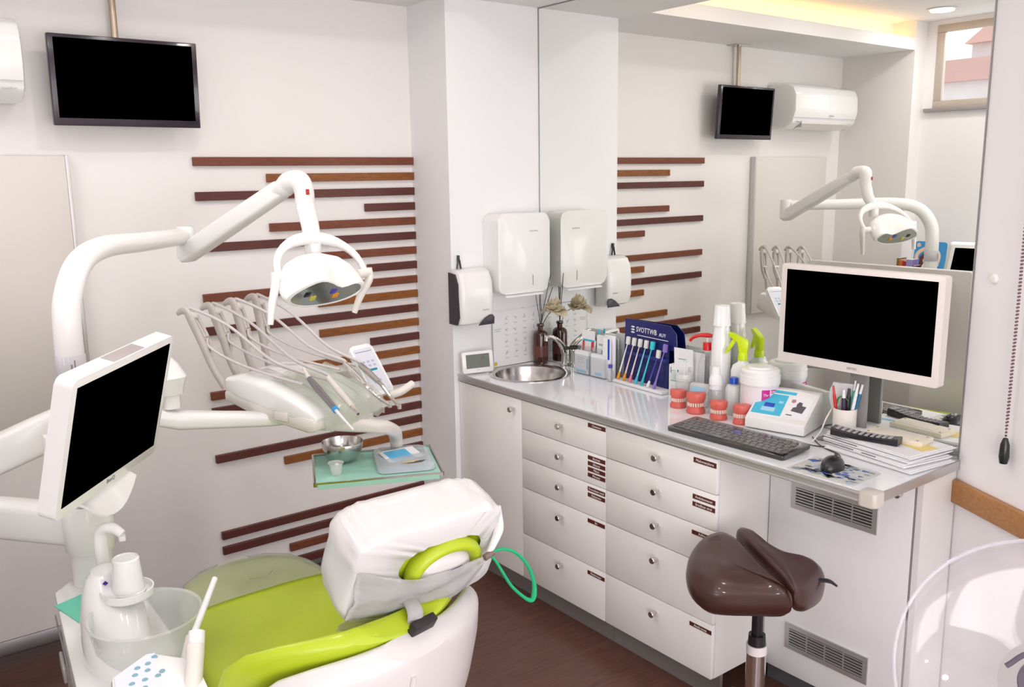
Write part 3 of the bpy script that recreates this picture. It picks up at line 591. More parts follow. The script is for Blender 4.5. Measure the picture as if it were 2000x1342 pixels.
t = root('foam_bottle', 'small clear bottle with a rounded white foam cap in front of the cups', 'bottle', (2.445, 1.998, CT))
x, y = 2.452, 2.0
b = nb(); lathe(b, [(0, 0), (.021, 0), (.0245, .008), (.0265, .03), (.0265, .075), (.022, .098), (.018, .104), (0, .104)], Matrix.Translation((x, y, CT)), 28); part('bottle_body', b, clearc, t)
b = nb(); lathe(b, [(0, .088), (.0225, .09), (.020, .103), (.0235, .106), (.0235, .125), (.018, .14), (.0155, .145), (.0155, .162), (.012, .169), (0, .171)], Matrix.Translation((x, y, CT)), 28); part('cap', b, paper, t)
t = root('blue_cap_bottle', 'white translucent bottle with a bright blue screw cap', 'bottle', (2.50, 1.965, CT))
x, y = 2.488, 1.950
b = nb(); lathe(b, [(0, 0), (.026, 0), (.028, .006), (.028, .095), (.024, .106), (.012, .11), (.012, .118), (0, .118)], Matrix.Translation((x, y, CT)), 28); part('bottle_body', b, mat('milky_bottle', (.80, .84, .83), .3, trans=.25), t)
b = nb(); lathe(b, [(0, .112), (.0155, .112), (.0155, .132), (.0145, .134), (0, .134)], Matrix.Translation((x, y, CT)), 24); part('cap', b, blue, t, 'blue cap')
t = root('cup_stack', 'tall stack of white plastic cups against the mirror', 'cups', (2.545, 2.055, CT))
x, y = 2.540, 2.052
b = nb(); lathe(b, [(0, 0), (.036, 0)]+[(.036 if k % 2 else .0352, .006+.008*k) for k in range(28)]+[(.0355, .235), (.0265, .31), (0, .31)], Matrix.Translation((x, y, CT)), 32); part('lower_cups', b, glossw, t)
b = nb(); lathe(b, [(0, .30), (.0325, .302), (.0325, .306), (.031, .308), (.027, .372), (.026, .375), (0, .375)], Matrix.Translation((x, y, CT)), 32); part('top_cup', b, glossw, t)
t = root('spray_bottle', 'white spray bottle with an acid green trigger head', 'spray bottle', (2.53, 1.955, CT))
x, y = 2.537, 1.952
b = nb(); rg = [ring((x, y, CT+z), (0, 1, 0), (1, 0, 0), a, c, 28, 3.2) for z, a, c in ((0, .036, .026), (.005, .040, .029), (.15, .040, .029), (.17, .034, .026), (.182, .016, .016), (.20, .013, .013))]; loft(b, rg); part('bottle_body', b, mat('spray_white', (.86, .88, .87), .3), t)
b = nb(); lathe(b, [(0, .19), (.018, .19), (.0165, .213), (.013, .218), (0, .218)], Matrix.Translation((x, y, CT)), 20)
prism(b, [(-.014, .212), (.016, .212), (.02, .25), (.018, .262), (-.006, .272), (-.035, .285), (-.05, .289), (-.052, .276), (-.04, .268), (-.016, .256)], -.010, .010, fr((x, y, CT), (.45, -.9, 0), (0, 0, 1)), r=.003)
part('trigger_head', b, limec, t, 'acid green head')
b = nb(); prism(b, [(-.022, .262), (-.036, .268), (-.050, .238), (-.062, .212), (-.066, .205), (-.052, .214), (-.036, .238)], -.006, .006, fr((x, y, CT), (.45, -.9, 0), (0, 0, 1)), r=.002); part('trigger', b, limec, t)
t = root('wipes_tub', 'white wipes tub with a magenta printed label behind the tabletop device', 'tub', (2.512, 1.857, CT))
x, y = 2.505, 1.852
b = nb(); lathe(b, [(0, 0), (.062, 0), (.065, .004), (.065, .13), (.067, .132), (0, .132)], Matrix.Translation((x, y, CT)), 40); part('tub_body', b, mat('tub_lilac', (.80, .73, .77), .35), t)
b = nb(); lathe(b, [(0, .13), (.069, .131), (.069, .160), (.0665, .162), (.0665, .176), (.060, .183), (.045, .184), (.042, .19), (.02, .192), (0, .192)], Matrix.Translation((x, y, CT)), 40); part('lid', b, white, t)
def curved(b, x, y, r, a0, a1, z0, z1, n=10): loft(b, [[V((x+r*math.cos(a), y+r*math.sin(a), z0)), V((x+r*math.cos(a), y+r*math.sin(a), z1)), V((x+(r+.0004)*math.cos(a), y+(r+.0004)*math.sin(a), z1)), V((x+(r+.0004)*math.cos(a), y+(r+.0004)*math.sin(a), z0))] for a in [a0+(a1-a0)*i/n for i in range(n+1)]])
va = math.atan2(-y, -x)   # direction towards the room
b = nb(); curved(b, x, y, .0653, va+.12, va+.55, CT+.04, CT+.118); part('magenta_label', b, magenta, t)
b = nb(); curved(b, x, y, .0658, va+.20, va+.47, CT+.088, CT+.112); part('logo_pad', b, magenta, t)
b = nb(); th = va+.34; text_into(b, 'Thr', .013, fr((x+.0664*math.cos(th), y+.0664*math.sin(th), CT+.10), (-math.sin(th), math.cos(th), 0), (0, 0, 1)), .0003); part('lettering', b, whitet, t, 'white lettering')
b = nb(); curved(b, x, y, .0655, va+.62, va+.95, CT+.113, CT+.117); curved(b, x, y, .0655, va+.62, va+.8, CT+.106, CT+.109); part('print_line', b, magenta, t)

# ---------------------------------------------------------------- tooth models
def arch(r, d, sx=1): return [(r*math.cos(a)*sx, (d*math.sin(a) if math.sin(a) > 0 else .012*math.sin(a)*1.0)) for a in [2*PI*i/28 for i in range(28)]]
jaws = [((2.417, 2.143), -.35, 'coral tooth model leftmost of the four, under the white carton', 1.0), ((2.404, 2.048), -.1, 'coral tooth model second from the left, with bright front teeth', 1.12), ((2.400, 1.942), -.2, 'coral tooth model third from the left, in front of the foam bottle', 1.0), ((2.415, 1.857), .25, 'coral tooth model beside the tabletop device', 1.0)]
for (x, y), rz, lab, sc in jaws:
    t = root('tooth_model', lab, 'tooth model', (x, y, CT), group='coral tooth models on the counter')
    MJ = Matrix.Translation((x, y, CT)) @ Matrix.Rotation(rz+PI*.8, 4, 'Z') @ Matrix.Scale(sc, 4)
    def jaw(prof):
        b = nb(); rg = []
        for s_, z in prof:
            rg.append([MJ @ V((.031*s_*math.cos(a), (.030*s_ if math.sin(a) > 0 else .017*s_)*math.sin(a), z)) for a in [2*PI*i/32 for i in range(32)]])
        loft(b, rg); return b
    part('lower_gum', jaw([(.90, 0), (.98, .002), (.97, .010), (.84, .018), (.80, .024)]), pink, t)
    part('upper_gum', jaw([(.82, .036), (.88, .041), (.98, .047), (1.0, .062), (.95, .066)]), pink, t)
    b = nb()
    for i in range(14):
        a = -.25+(PI+.5)*i/13; c = MJ @ V((.0265*math.cos(a), .0255*math.sin(a) if math.sin(a) > 0 else .017*math.sin(a), .030)); tn = MJ.to_3x3() @ V((-math.sin(a), math.cos(a), 0))
        box(b, (-.0031, -.0065, -.0022), (.0031, .0065, .0022), fr(c, tn, (0, 0, 1)), r=.001)
    part('teeth', b, teeth, t)
    b = jaw([(.66, .020), (.66, .040)]); part('hinge_core', b, pink, t)

# ---------------------------------------------------------------- tabletop device
t = root('tabletop_device', 'white wedge-shaped tabletop device with a blue and a photo label', 'device', M=Matrix.Translation((2.47, 1.70, CT)))
dx_ = V((.045, -.195, 0)).normalized(); MD = fr((2.380, 1.815, CT), dx_, (0, 0, 1))    # X along front edge, Y up, Z toward the room
pr = [(0, .004), (0, .040), (-.028, .046), (-.128, .118), (-.155, .120), (-.178, .06), (-.178, .004)]
b = nb(); prism(b, pr, 0, .205, MD @ Matrix(((0, 0, 1, 0), (0, 1, 0, 0), (1, 0, 0, 0), (0, 0, 0, 1))), r=.004); part('housing', b, white, t)
b = nb(); sl = V((0, .072, -.1)).normalized(); MS = MD @ fr((0, .046, -.028), (1, 0, 0), sl)     # on the slope: X along, Y up-slope
box(b, (.006, .006, .0), (.108, .098, .0012), MS); box(b, (.006, .104, 0), (.13, .116, .0012), MS); part('blue_label', b, sky, t)
b = nb(); box(b, (.112, .006, 0), (.195, .098, .0012), MS); part('white_label', b, paper, t)
b = nb(); box(b, (.04, .038, .0012), (.075, .056, .0018), MS, r=.0004); part('blue_patch', b, blue, t)
b = nb(); box(b, (.035, .02, .0011), (.082, .038, .0016), MS); box(b, (.085, .06, .0011), (.1, .07, .0016), MS); part('pale_patch', b, skyl, t)
b = nb(); prism(b, [(.135, .035), (.175, .03), (.18, .06), (.165, .062), (.163, .075), (.152, .078), (.146, .066), (.148, .055), (.138, .05)], .0012, .0018, MS); box(b, (.125, .015, .0012), (.145, .019, .0018), MS); part('photo_print', b, mat('photo_grey', (.11, .09, .11), .5), t)
b = nb(); lathe(b, [(0, 0), (.008, 0), (.008, .0006), (0, .0006)], MS @ Matrix.Translation((.132, .078, .0012)), 16); part('rose_spot', b, mat('rose_spot', (.45, .25, .25), .5), t)

# ---------------------------------------------------------------- keyboard, mouse, pad, cable
t = root('keyboard', 'black computer keyboard lying along the counter edge', 'keyboard', (2.25, 1.745, CT))
MK = fr((2.2435, 1.742, CT+.004), (.018, -.44, 0), (1, 0, .05))   # X right, Y away from the room
b = nb(); prism(b, rrect(.445, .152, .008), 0, .013, MK, r=.003); part('case', b, mat('keyboard_black', (.022, .02, .022), .18, coat=.8), t)
keym = mat('key_black', (.06, .055, .055), .3, coat=.4)
def key(x0, x1, y_):
    b = nb(); box(b, (x0, y_-.0082, .013), (x1, y_+.0082, .0165), MK, r=.0012, seg=1); part('key', b, keym, t)
for r_ in range(6):
    y_ = .052-r_*.0205
    for c_ in range(18):
        if (r_ == 5 and 4 <= c_ <= 8) or (r_ == 0 and c_ in (1, 6)): continue
        x_ = -.205+c_*.0228+(.006 if r_ % 2 else 0)
        if x_ <= .205: key(x_-.0095, x_+.0095, y_)
key(-.205+4*.0228-.0095, -.205+8*.0228+.0095, -.0505)
b = nb(); prism(b, rrect(.430, .138, .006), .0174, .0180, MK); part('dust_film', b, mat('dust_film', (.50, .48, .48), .15, alpha=.10, coat=.8, bump=.5, bs=25), t, 'glossy transparent film over the keys')
b = nb(); box(b, (-.023, .012, .0166), (.004, .03, .0172), MK, r=.0002); part('blue_mark', b, mat('blue_mark', (.03, .03, .55), .3), t, 'small blue printed mark')
b = nb(); rnd = random.Random(2)
for k in range(26):
    x_, y_ = rnd.uniform(-.2, .2), rnd.uniform(-.055, .055); box(b, (x_-.003, y_-.0008, .0166), (x_+.003, y_+.0008, .0169), MK)
part('key_legends', b, whitet, t)
b = nb(); tube(b, [(2.318, 1.70, CT+.008), (2.36, 1.66, CT+.004), (2.372, 1.615, CT+.004), (2.368, 1.56, CT+.004), (2.38, 1.52, CT+.004), (2.42, 1.50, CT+.004)], .002, 8, 8); part('cable', b, black, t)
t = root('mouse_pad', 'thin mouse pad printed with blue and grey fragments at the counter end', 'mouse pad', (2.21, 1.372, CT))
Mp = fr((2.2115, 1.371, CT+.0005), (.01, -.208, 0), (1, .03, 0))
b = nb(); prism(b, rrect(.208, .158, .008), 0, .002, Mp); part('pad', b, mat('pad_base', (.60, .60, .58), .5, var=.1, vs=30), t)
rnd = random.Random(11); palette = [mat('pad_blue', (.06, .13, .42), .5), mat('pad_grey', (.30, .32, .32), .5), mat('pad_pale', (.42, .52, .62), .5), mat('pad_dark', (.10, .10, .12), .5)]
bs_ = [nb() for _ in palette]
for k in range(110):
    x_, y_ = rnd.uniform(-.09, .09), rnd.uniform(-.067, .067); n_ = rnd.choice((4, 5, 6)); r0 = rnd.uniform(.008, .024); a0 = rnd.uniform(0, 6)
    prism(bs_[k % 4], [(x_+r0*rnd.uniform(.5, 1.2)*math.cos(a0+2*PI*i/n_), y_+.6*r0*rnd.uniform(.5, 1.2)*math.sin(a0+2*PI*i/n_)) for i in range(n_)], .002, .0022+.00005*(k % 5), Mp)
for b, mm in zip(bs_, palette): part('print', b, mm, t)
t = root('mouse', 'black computer mouse on the printed pad', 'mouse', (2.222, 1.385, CT+.0025))
Mm = fr((2.226, 1.383, CT+.0027), (.25, -.97, 0), (1, .25, 0))
b = nb(); rg = []
for k in range(13):
    q = k/12; z = .037*q; s_ = (1-q**2.6)**.5 if q < 1 else .02
    rg.append([Mm @ V((.031*s_*math.cos(a)*(1+.06*math.sin(a)), .052*s_*math.sin(a)-.004*q, z)) for a in [2*PI*i/28 for i in range(28)]])
loft(b, rg); part('shell', b, black, t)
b = nb(); tube(b, [Mm @ V((0, .02, .036)), Mm @ V((0, .036, .029))], .003, 10, 1); part('wheel', b, dgrey, t)
b = nb(); tube(b, [Mm @ V((0, .05, .008)), Mm @ V((-.004, .08, .003)), (2.35, 1.44, CT+.003), (2.375, 1.50, CT+.003), (2.40, 1.545, CT+.003), (2.45, 1.60, CT+.003)], .0018, 8, 8); part('cable', b, black, t)

# ---------------------------------------------------------------- desk monitor
t = root('desk_monitor', 'white-framed computer monitor with a black screen on the counter', 'monitor', (2.53, 1.50, CT))
Mo = fr((2.492, 1.500, 1.288), (-.004, -.545, 0), (.01, 0, 1))
b = nb(); prism(b, rrect(.548, .325, .008), -.034, 0, Mo, r=.004); part('frame', b, mat('monitor_white', (.80, .74, .70), .3, coat=.3), t)
b = nb(); box(b, (-.253, -.132, -.001), (.253, .145, .0012), Mo); part('screen', b, screen, t)
b = nb(); text_into(b, 'LEDTEC', .010, Mo @ Matrix.Translation((0, -.149, .0003)), .0004); part('lettering', b, grey, t)
b = nb(); lathe(b, [(.018, 0), (.018, .002), (0, .003)], Mo @ Matrix.Translation((.215, .115, -.034)) @ Matrix.Scale(-1, 4, (0, 0, 1)), 24); part('rear_badge', b, ivory, t)
b = nb(); box(b, (2.533, 1.47, .905), (2.548, 1.53, 1.24), r=.003); part('stand_neck', b, grey, t)
b = nb(); box(b, (2.44, 1.42, CT+.0006), (2.575, 1.58, CT+.0096), r=.003); part('stand_base', b, grey, t)

# ---------------------------------------------------------------- pen cup and its contents
cx, cy = 2.508, 1.525
t = root('pen_cup', 'cream cylindrical pen cup under the monitor', 'pen cup', (cx, cy, CT+.010))
b = nb(); lathe(b, [(0, 0), (.036, 0), (.036, .095), (.0335, .095), (.0335, .004), (0, .004)], Matrix.Translation((cx, cy, CT+.010)), 36); part('cup_body', b, mat('cup_cream', (.80, .76, .70), .45), t)
pens = [((-.016, .022), (-.042, .045), .075, red, 'dark red pen leaning left', .0045), ((-.010, -.002), (-.014, .004), .065, mat('dark_violet', (.05, .03, .07), .4), 'dark violet marker', .006), ((.004, -.008), (.002, -.014), .07, black, 'black marker', .006),
        ((.012, -.012), (.03, -.03), .095, mat('sea_green', (.10, .48, .40), .4), 'sea green pen', .004), ((.0, -.020), (.012, -.052), .09, paper, 'white pen leaning right', .0045), ((.018, -.016), (.04, -.06), .085, mat('petrol', (.03, .17, .30), .4), 'petrol blue pen leaning far right', .005), ((.018, .006), (.03, .02), .08, mat('pale_blue_pen', (.45, .60, .72), .3), 'pale blue pen at the back', .004)]
for (ax, ay), (bx, by), h, mm, lab, rr in pens:
    tt = root('pen', lab+' in the cream pen cup', 'pen', (cx+ax*.5, cy+ay*.5, CT+.02), group='pens in the pen cup')
    A, B = V((cx+ax*.6, cy+ay*.6, CT+.018)), V((cx+bx*.55, cy+by*.7, CT+.10+h)); b = nb(); tube(b, [A, A.lerp(B, .82)], rr*1.15, 10, 1); part('barrel', b, mm, tt)
    b = nb(); tube(b, [A.lerp(B, .82), B], [rr*.95, rr*.7], 10, 1); part('end', b, paper if mm not in (paper, red, black) else mm, tt)
tt = root('plastic_packet', 'crumpled clear packet with a green leaf print in the pen cup', 'packet', (cx+.01, cy+.012, CT+.1))
b = nb(); rg = []
for k in range(9):
    q = k/8; w_ = .020+.026*math.sin(PI*min(1, q*1.05)*.8); rg.append([p+V((0, 0, .006*noise.noise(p*90))) for p in ring((cx+.012+.004*q, cy+.018, CT+.07+.11*q), (.2, -.98, 0), (.98, .2, 0), w_, .008-.004*q, 18, 2.4)])
loft(b, rg); part('wrapper', b, mat('wrapper_film', (.86, .86, .88), .15, alpha=.6, coat=.5), tt)
b = nb(); tube(b, [(cx-.004, cy+.03, CT+.11), (cx-.004, cy+.022, CT+.135), (cx-.002, cy+.004, CT+.142), (cx, cy-.012, CT+.13)], .006, 10, 5, flat=.002); part('green_print', b, mat('leaf_print', (.10, .35, .10), .5), tt)

# ---------------------------------------------------------------- papers, remote, box
pu = V((-.045, -.29, 0)).normalized(); Mq = fr((2.475, 1.352, CT), pu, (1, -.15, 0))
labs = [('bottom sheaf of white papers overhanging the end of the counter', .0, .010, (.005, -.015), .04), ('white papers with dark strips in the middle of the pile', .010, .022, (-.012, -.004), -.03), ('white magazine with a printed dark edge high in the pile', .022, .034, (-.016, .004), .03), ('top white sheet with a light blue printed band on the pile', .034, .044, (-.012, .012), 0)]
for k, (lab, z0, z1, (ox, oy), rz) in enumerate(labs):
    t = root('paper_stack', lab, 'papers', Mq @ V((ox, oy, z0)), group='pile of papers on the counter end')
    Ml = Mq @ Matrix.Translation((ox, oy, 0)) @ Matrix.Rotation(rz, 4, 'Z'); b = nb(); n_ = 4
    for i in range(n_):
        zz = z0+(z1-z0)*i/n_; j = .004*((i*7+k*3) % 3-1); box(b, (-.15+j, -.10-j, zz+.0003), (.15+j, .10+j*.6, z0+(z1-z0)*(i+1)/n_), Ml)
    part('sheets', b, paper, t)
    b = nb()
    if k == 3: box(b, (-.14, -.035, z1), (.05, -.012, z1+.0003), Ml); part('blue_band', b, mat('band_blue', (.22, .50, .72), .5), t)
    elif k == 1: box(b, (-.15, -.1035, z1-.003), (-.03, -.1025, z1-.0005), Mq @ Matrix.Translation((ox, oy, 0))); box(b, (.0, -.1035, z1-.003), (.05, -.1025, z1-.0005), Mq @ Matrix.Translation((ox, oy, 0))); part('dark_strip', b, ink, t)
    elif k == 2: box(b, (-.15, -.1035, z1-.004), (-.02, -.1025, z1-.001), Mq @ Matrix.Translation((ox, oy, 0))); part('dark_strip', b, black, t)
    else: b.free()
t = root('remote_control', 'long black remote control with light buttons on the paper pile', 'remote control', (2.435, 1.40, CT+.045))
Mr = fr((2.432, 1.405, CT+.0455), (.03, -.20, .0), (1, .15, 0)) @ Matrix.Rotation(.06, 4, 'Z')
b = nb(); rg = []
for k in range(9):
    q = k/8; x_ = -.1+.2*q; h_ = .024-.012*math.sin(PI*q*.9)*.8; rg.append([Mr @ V((x_, .0235*y_, z_)) for y_, z_ in ((-1, .0), (-1.0, h_*.75), (-.8, h_), (.8, h_), (1, h_*.75), (1, 0))])
loft(b, rg); part('case', b, black, t)
rb = mat('remote_button', (.42, .40, .42), .4)
for r_ in range(10):
    for c_ in range(4):
        q = (r_+.6)/10.6; x_ = -.092+.184*q; h_ = .024-.012*math.sin(PI*((x_+.1)/.2)*.9)*.8
        b = nb(); box(b, (x_-.005, -.0155+.0098*c_-.0028, h_-.001), (x_+.005, -.0155+.0098*c_+.0028, h_+.0022), Mr, r=.0008, seg=1); part('button', b, rb, t)
t = root('beige_tray', 'flat beige plastic box lid beside the remote on the papers', 'box', (2.51, 1.35, CT+.045))
Mb = fr((2.512, 1.345, CT+.045), (.0, -.17, 0), (1, 0, 0)) @ Matrix.Rotation(.08, 4, 'Z')
b = nb(); prism(b, rrect(.175, .085, .004), 0, .014, Mb, r=.002); part('lid', b, cream, t)
b = nb(); box(b, (-.07, -.03, .014), (.05, .03, .0148), Mb, r=.0003); part('label', b, mat('cream_label', (.75, .70, .62), .6), t)
b = nb(); [lathe(b, [(0, 0), (.004, 0), (.004, .0006), (0, .0006)], Mb @ Matrix.Translation((x_, y_, .014)), 12) for x_, y_ in ((-.08, .03), (-.08, -.03), (.07, -.03), (.075, .028))]; part('rivets', b, mat('bronze', (.30, .20, .10), .4), t)
t = root('yellow_note', 'yellow sheet edge sticking out under the beige box', 'paper', (2.50, 1.26, CT+.044))
b = nb(); box(b, (.02, -.035, -.0004), (.125, .03, .0002), fr((2.512, 1.345, CT+.0447), (-.05, -.17, 0), (1, 0, 0))); part('sheet', b, mat('note_yellow', (.85, .68, .25), .6), t)
t = root('power_cord', 'thin white cord rising behind the tabletop device beside the pen cup', 'cord', (2.43, 1.60, CT))
b = nb(); tube(b, [(2.405, 1.570, CT+.003), (2.44, 1.565, CT+.03), (2.475, 1.568, CT+.07), (2.53, 1.57, CT+.115)], .0025, 8, 6); part('cable', b, ivory, t)
# ---------------------------------------------------------------- operating light on its post
t = root('operating_light', 'white dental operating light on a jointed arm rising from a post', 'dental lamp', (.455, 2.41, .75))
b = nb(); tube(b, [(.455, 2.412, .74), (.455, 2.412, 1.0), (.455, 2.412, 1.2), (.455, 2.412, 1.38), (.468, 2.425, 1.47), (.515, 2.475, 1.545), (.60, 2.575, 1.572), (.74, 2.745, 1.568), (.88, 2.915, 1.565), (.93, 2.975, 1.564)], [.034]*4+[.034, .033, .031, .029, .028, .027, .027], 20, 8); part('post', b, white, t)
b = nb(); lathe(b, [(.0345, 0), (.0352, .001), (.0352, .058), (.0345, .059)], Matrix.Translation((.455, 2.412, 1.262)), 32, cap=False); part('label_sleeve', b, mat('clear_sleeve', (.62, .60, .64), .3), t)
b = nb(); box(b, (-.004, .0, 0), (.004, .0, 0)) if False else None
M_ = fr((.455, 2.412, 1.29), (math.cos(-.19-.0), math.sin(-.19), 0), (0, 0, 1)); box(b, (-.001, -.016, .0353), (.003, .010, .0358), M_); box(b, (.006, -.024, .034), (.010, .020, .0345), M_); part('label_mark', b, grey, t)
b = nb(); lathe(b, [(0, 1.485), (.022, 1.485), (.031, 1.495), (.031, 1.585), (.026, 1.595), (0, 1.596)], Matrix.Translation((.948, 2.993, 0)), 28); part('elbow', b, white, t)
e0, e1 = V((.945, 2.992, 1.505)), V((1.092, 2.505, 1.722)); dd = (e1-e0).normalized(); sd = dd.cross(V((0, 0, 1))).normalized(); un = sd.cross(dd)
b = nb(); rg = []
for q, a_, c_ in ((-.03, .016, .016), (-.015, .026, .026), (.02, .028, .031), (.5, .027, .030), (.96, .025, .027), (1.0, .020, .022)): rg.append(ring(e0+(e1-e0)*q, sd, un, a_, c_, 24, 5))
loft(b, rg); part('spring_arm', b, white, t)
b = nb(); tube(b, [e1-dd*.04, e1+dd*.0, e1+dd*.025+V((0, 0, .004)), (1.108, 2.437, 1.738), (1.115, 2.425, 1.712), (1.116, 2.424, 1.675)], [.024, .030, .031, .030, .0285, .028], 22, 8); part('top_joint', b, white, t)
b = nb(); box(b, (-.005, -.008, 0), (.005, .008, .003), fr((1.112, 2.395, 1.708), (.9, -.05, 0), (0, 0, 1)), r=.001); part('red_button', b, mat('red_mark', (.45, .02, .03), .4), t, 'small red mark')
b = nb(); tube(b, [(1.116, 2.424, 1.68), (1.116, 2.418, 1.655), (1.118, 2.405, 1.62), (1.114, 2.388, 1.59), (1.112, 2.38, 1.56)], [.0265, .028, .026, .025, .0255], 22, 6); part('neck', b, glossw, t)
b = nb(); lathe(b, [(0, 1.525), (.023, 1.525), (.0235, 1.565), (0, 1.566)], Matrix.Translation((1.111, 2.376, 0)), 24); part('neck_collar', b, white, t)
LL = V((.973, .231, 0)).normalized(); FF = V((.231, -.973, 0)).normalized(); UZ = V((0, 0, 1))
pl, prr, tp = V((.955, 2.262, 1.487)), V((1.252, 2.333, 1.470)), V((1.108, 2.372, 1.578))
b = nb(); pth = []
for k in range(17):
    a = PI*k/16; c = math.cos(a); h = math.sin(a); base = pl.lerp(prr, (1-c)/2); topo = tp-pl.lerp(prr, .5)
    pth.append(base+topo*(h**.8))
tube(b, pth, [.008, .010, .012, .017, .019, .017, .012, .010, .008], 14, 1, flat=[.009, .009, .010, .014, .016, .014, .010, .009, .009], up=FF, e=2.6); part('yoke', b, white, t)
nn = (FF*.76-UZ*.65).normalized(); uu = nn.cross(LL).normalized(); uu = uu if uu.z > 0 else -uu      # lens normal, lens up (towards the patient, rising)
hc = V((1.085, 2.285, 1.452))
def lensring(s_, off, w_=.122, n=40, bend=1.0, dy=0):
    out = []
    for i in range(n):
        a = 2*PI*i/n; x = math.cos(a); y = math.sin(a)
        px_ = w_*s_*math.copysign(abs(x)**.9, x)
        if y >= 0: py = (.048*(abs(y)**1.1)-(.026*math.exp(-((x-.30)/.30)**2)-.008*math.exp(-((x+.35)/.3)**2))*bend*min(1, abs(y)*3))*s_
        else: py = -.042*s_*(abs(y)**1.1)
        out.append(hc+LL*px_+uu*(py+dy)+nn*off)
    return out
b = nb(); loft(b, [lensring(.98, .030), lensring(1.02, .036), lensring(1.12, .034), lensring(1.17, .022), lensring(1.16, -.005, bend=.9, dy=.004), lensring(1.08, -.035, bend=.5, dy=.010), lensring(.90, -.060, bend=.1, dy=.016), lensring(.6, -.078, bend=0, dy=.02), lensring(.1, -.084, bend=0, dy=.02)], cap=True); part('housing', b, white, t)
b = nb(); rr_ = [lensring(1.0, .0335), lensring(.8, .030), lensring(.5, .024), lensring(.15, .020)]; loft(b, rr_); rf = part('reflector', b, lens, t, smooth=12)
for x_, mm_ in ((-.07, black), (.02, MATS['indigo_plastic']), (-.045, mat('gold_reflection', (.55, .50, .08), .3)), (.035, MATS['orange_plastic'])):
    b = nb(); y_ = .006 if mm_ in (black, MATS['indigo_plastic']) else -.012; box(b, (-.010, -.008, 0), (.010, .010, .006), Matrix.Translation(hc+LL*x_+uu*y_+nn*.030) @ Matrix((LL, uu, nn)).transposed().to_4x4(), r=.002); part('reflector_patch', b, mm_, t)  # coloured blocks set on the reflector; the gold one is a painted-in reflection
for pp, ex, end in ((pl, -1, V((.922, 2.262, 1.362))), (prr, 1, V((1.222, 2.355, 1.352)))):
    b = nb(); tube(b, [pp+LL*ex*-.03, pp+LL*ex*.012], [.013, .013], 16, 1)
    q = pp+LL*ex*.014; tube(b, [q+V((0, 0, .014)), q+V((0, 0, -.02)), q.lerp(end, .6), end], [.011, .013, .011, .009], 14, 6, flat=[.010, .012, .011, .008]); part('handle', b, ivory if ex > 0 else white, t)

# ---------------------------------------------------------------- delivery unit with instruments
A0 = V((1.114, 2.44, 0)); LU = V((.946, .325, 0)); FU = V((.325, -.946, 0))
t = root('delivery_unit', 'white dental delivery unit with four instruments on a long jointed arm', 'dental unit', (1.15, 2.72, .96))
MU = Matrix((FU, UZ, LU)).transposed().to_4x4(); MU.translation = A0-FU*.412    # X forward, Y up, Z to the right
def ub(b, pr_, z0, z1, r=.01): prism(b, pr_, z0, z1, MU, r=r)
b = nb(); ub(b, [(.0, 1.032), (.0, 1.062), (.03, 1.078), (.40, 1.020), (.412, 1.012), (.412, .985), (.38, .975), (.15, 1.0)], .0, .30, .012); part('base_shell', b, ivory, t)
b = nb(); rg = []
for s_, zb, zt, w0, w1 in ((-.005, 1.060, 1.085, .01, .12), (.01, 1.052, 1.112, .0, .135), (.08, 1.035, 1.128, -.004, .14), (.20, 1.018, 1.112, -.004, .135), (.32, 1.004, 1.077, -.002, .12), (.39, .998, 1.045, .004, .105), (.41, 1.002, 1.022, .012, .095)):
    c = MU @ V((s_, (zb+zt)/2, (w0+w1)/2)); rg.append(ring(c, LU, UZ, (w1-w0)/2, (zt-zb)/2, 32, 4.5))
loft(b, rg); part('left_cover', b, glossw, t)
b = nb(); rg = []
for s_, zb, zt, w0, w1 in ((.0, 1.06, 1.10, .13, .29), (.02, 1.05, 1.118, .125, .295), (.15, 1.03, 1.118, .125, .297), (.28, 1.01, 1.088, .12, .298), (.37, 1.0, 1.055, .12, .298), (.41, .99, 1.028, .115, .298)):
    c = MU @ V((s_, (zb+zt)/2, (w0+w1)/2)); rg.append(ring(c, LU, UZ, (w1-w0)/2, (zt-zb)/2, 32, 5))
loft(b, rg); part('right_cover', b, glossw, t)
b = nb(); rg = []
for s_, z_ in ((.18, 1.118), (.24, 1.106), (.32, 1.085), (.39, 1.058), (.425, 1.035), (.432, 1.0), (.430, .972)):
    rg.append([MU @ V((s_+.004*math.sin(w_*60), z_+.004+.008*math.cos(w_*75)**2, .03+w_)) for w_ in [.27*i/30 for i in range(31)]])
R_ = [[b.verts.new(p) for p in r_] for r_ in rg]
for A, B in zip(R_, R_[1:]):
    for k in range(len(A)-1): b.faces.new((A[k], A[k+1], B[k+1], B[k]))
bmesh.ops.solidify(b, geom=b.faces[:], thickness=.001); part('protective_film', b, film, t, 'pale green protective film')
b = nb(); box(b, (.24, 1.0, -.006), (.30, 1.03, .0), MU, r=.004); part('side_latch', b, ivory, t)
wd = V((.970, .243, 0)).normalized()
curvem = curtain
hp = [((1.160, 2.560, 1.124), (1.143, 2.350, 1.068)), ((1.210, 2.520, 1.122), (1.195, 2.345, 1.070)), ((1.328, 2.640, 1.134), (1.308, 2.455, 1.090)), ((1.383, 2.635, 1.124), (1.366, 2.470, 1.090))]
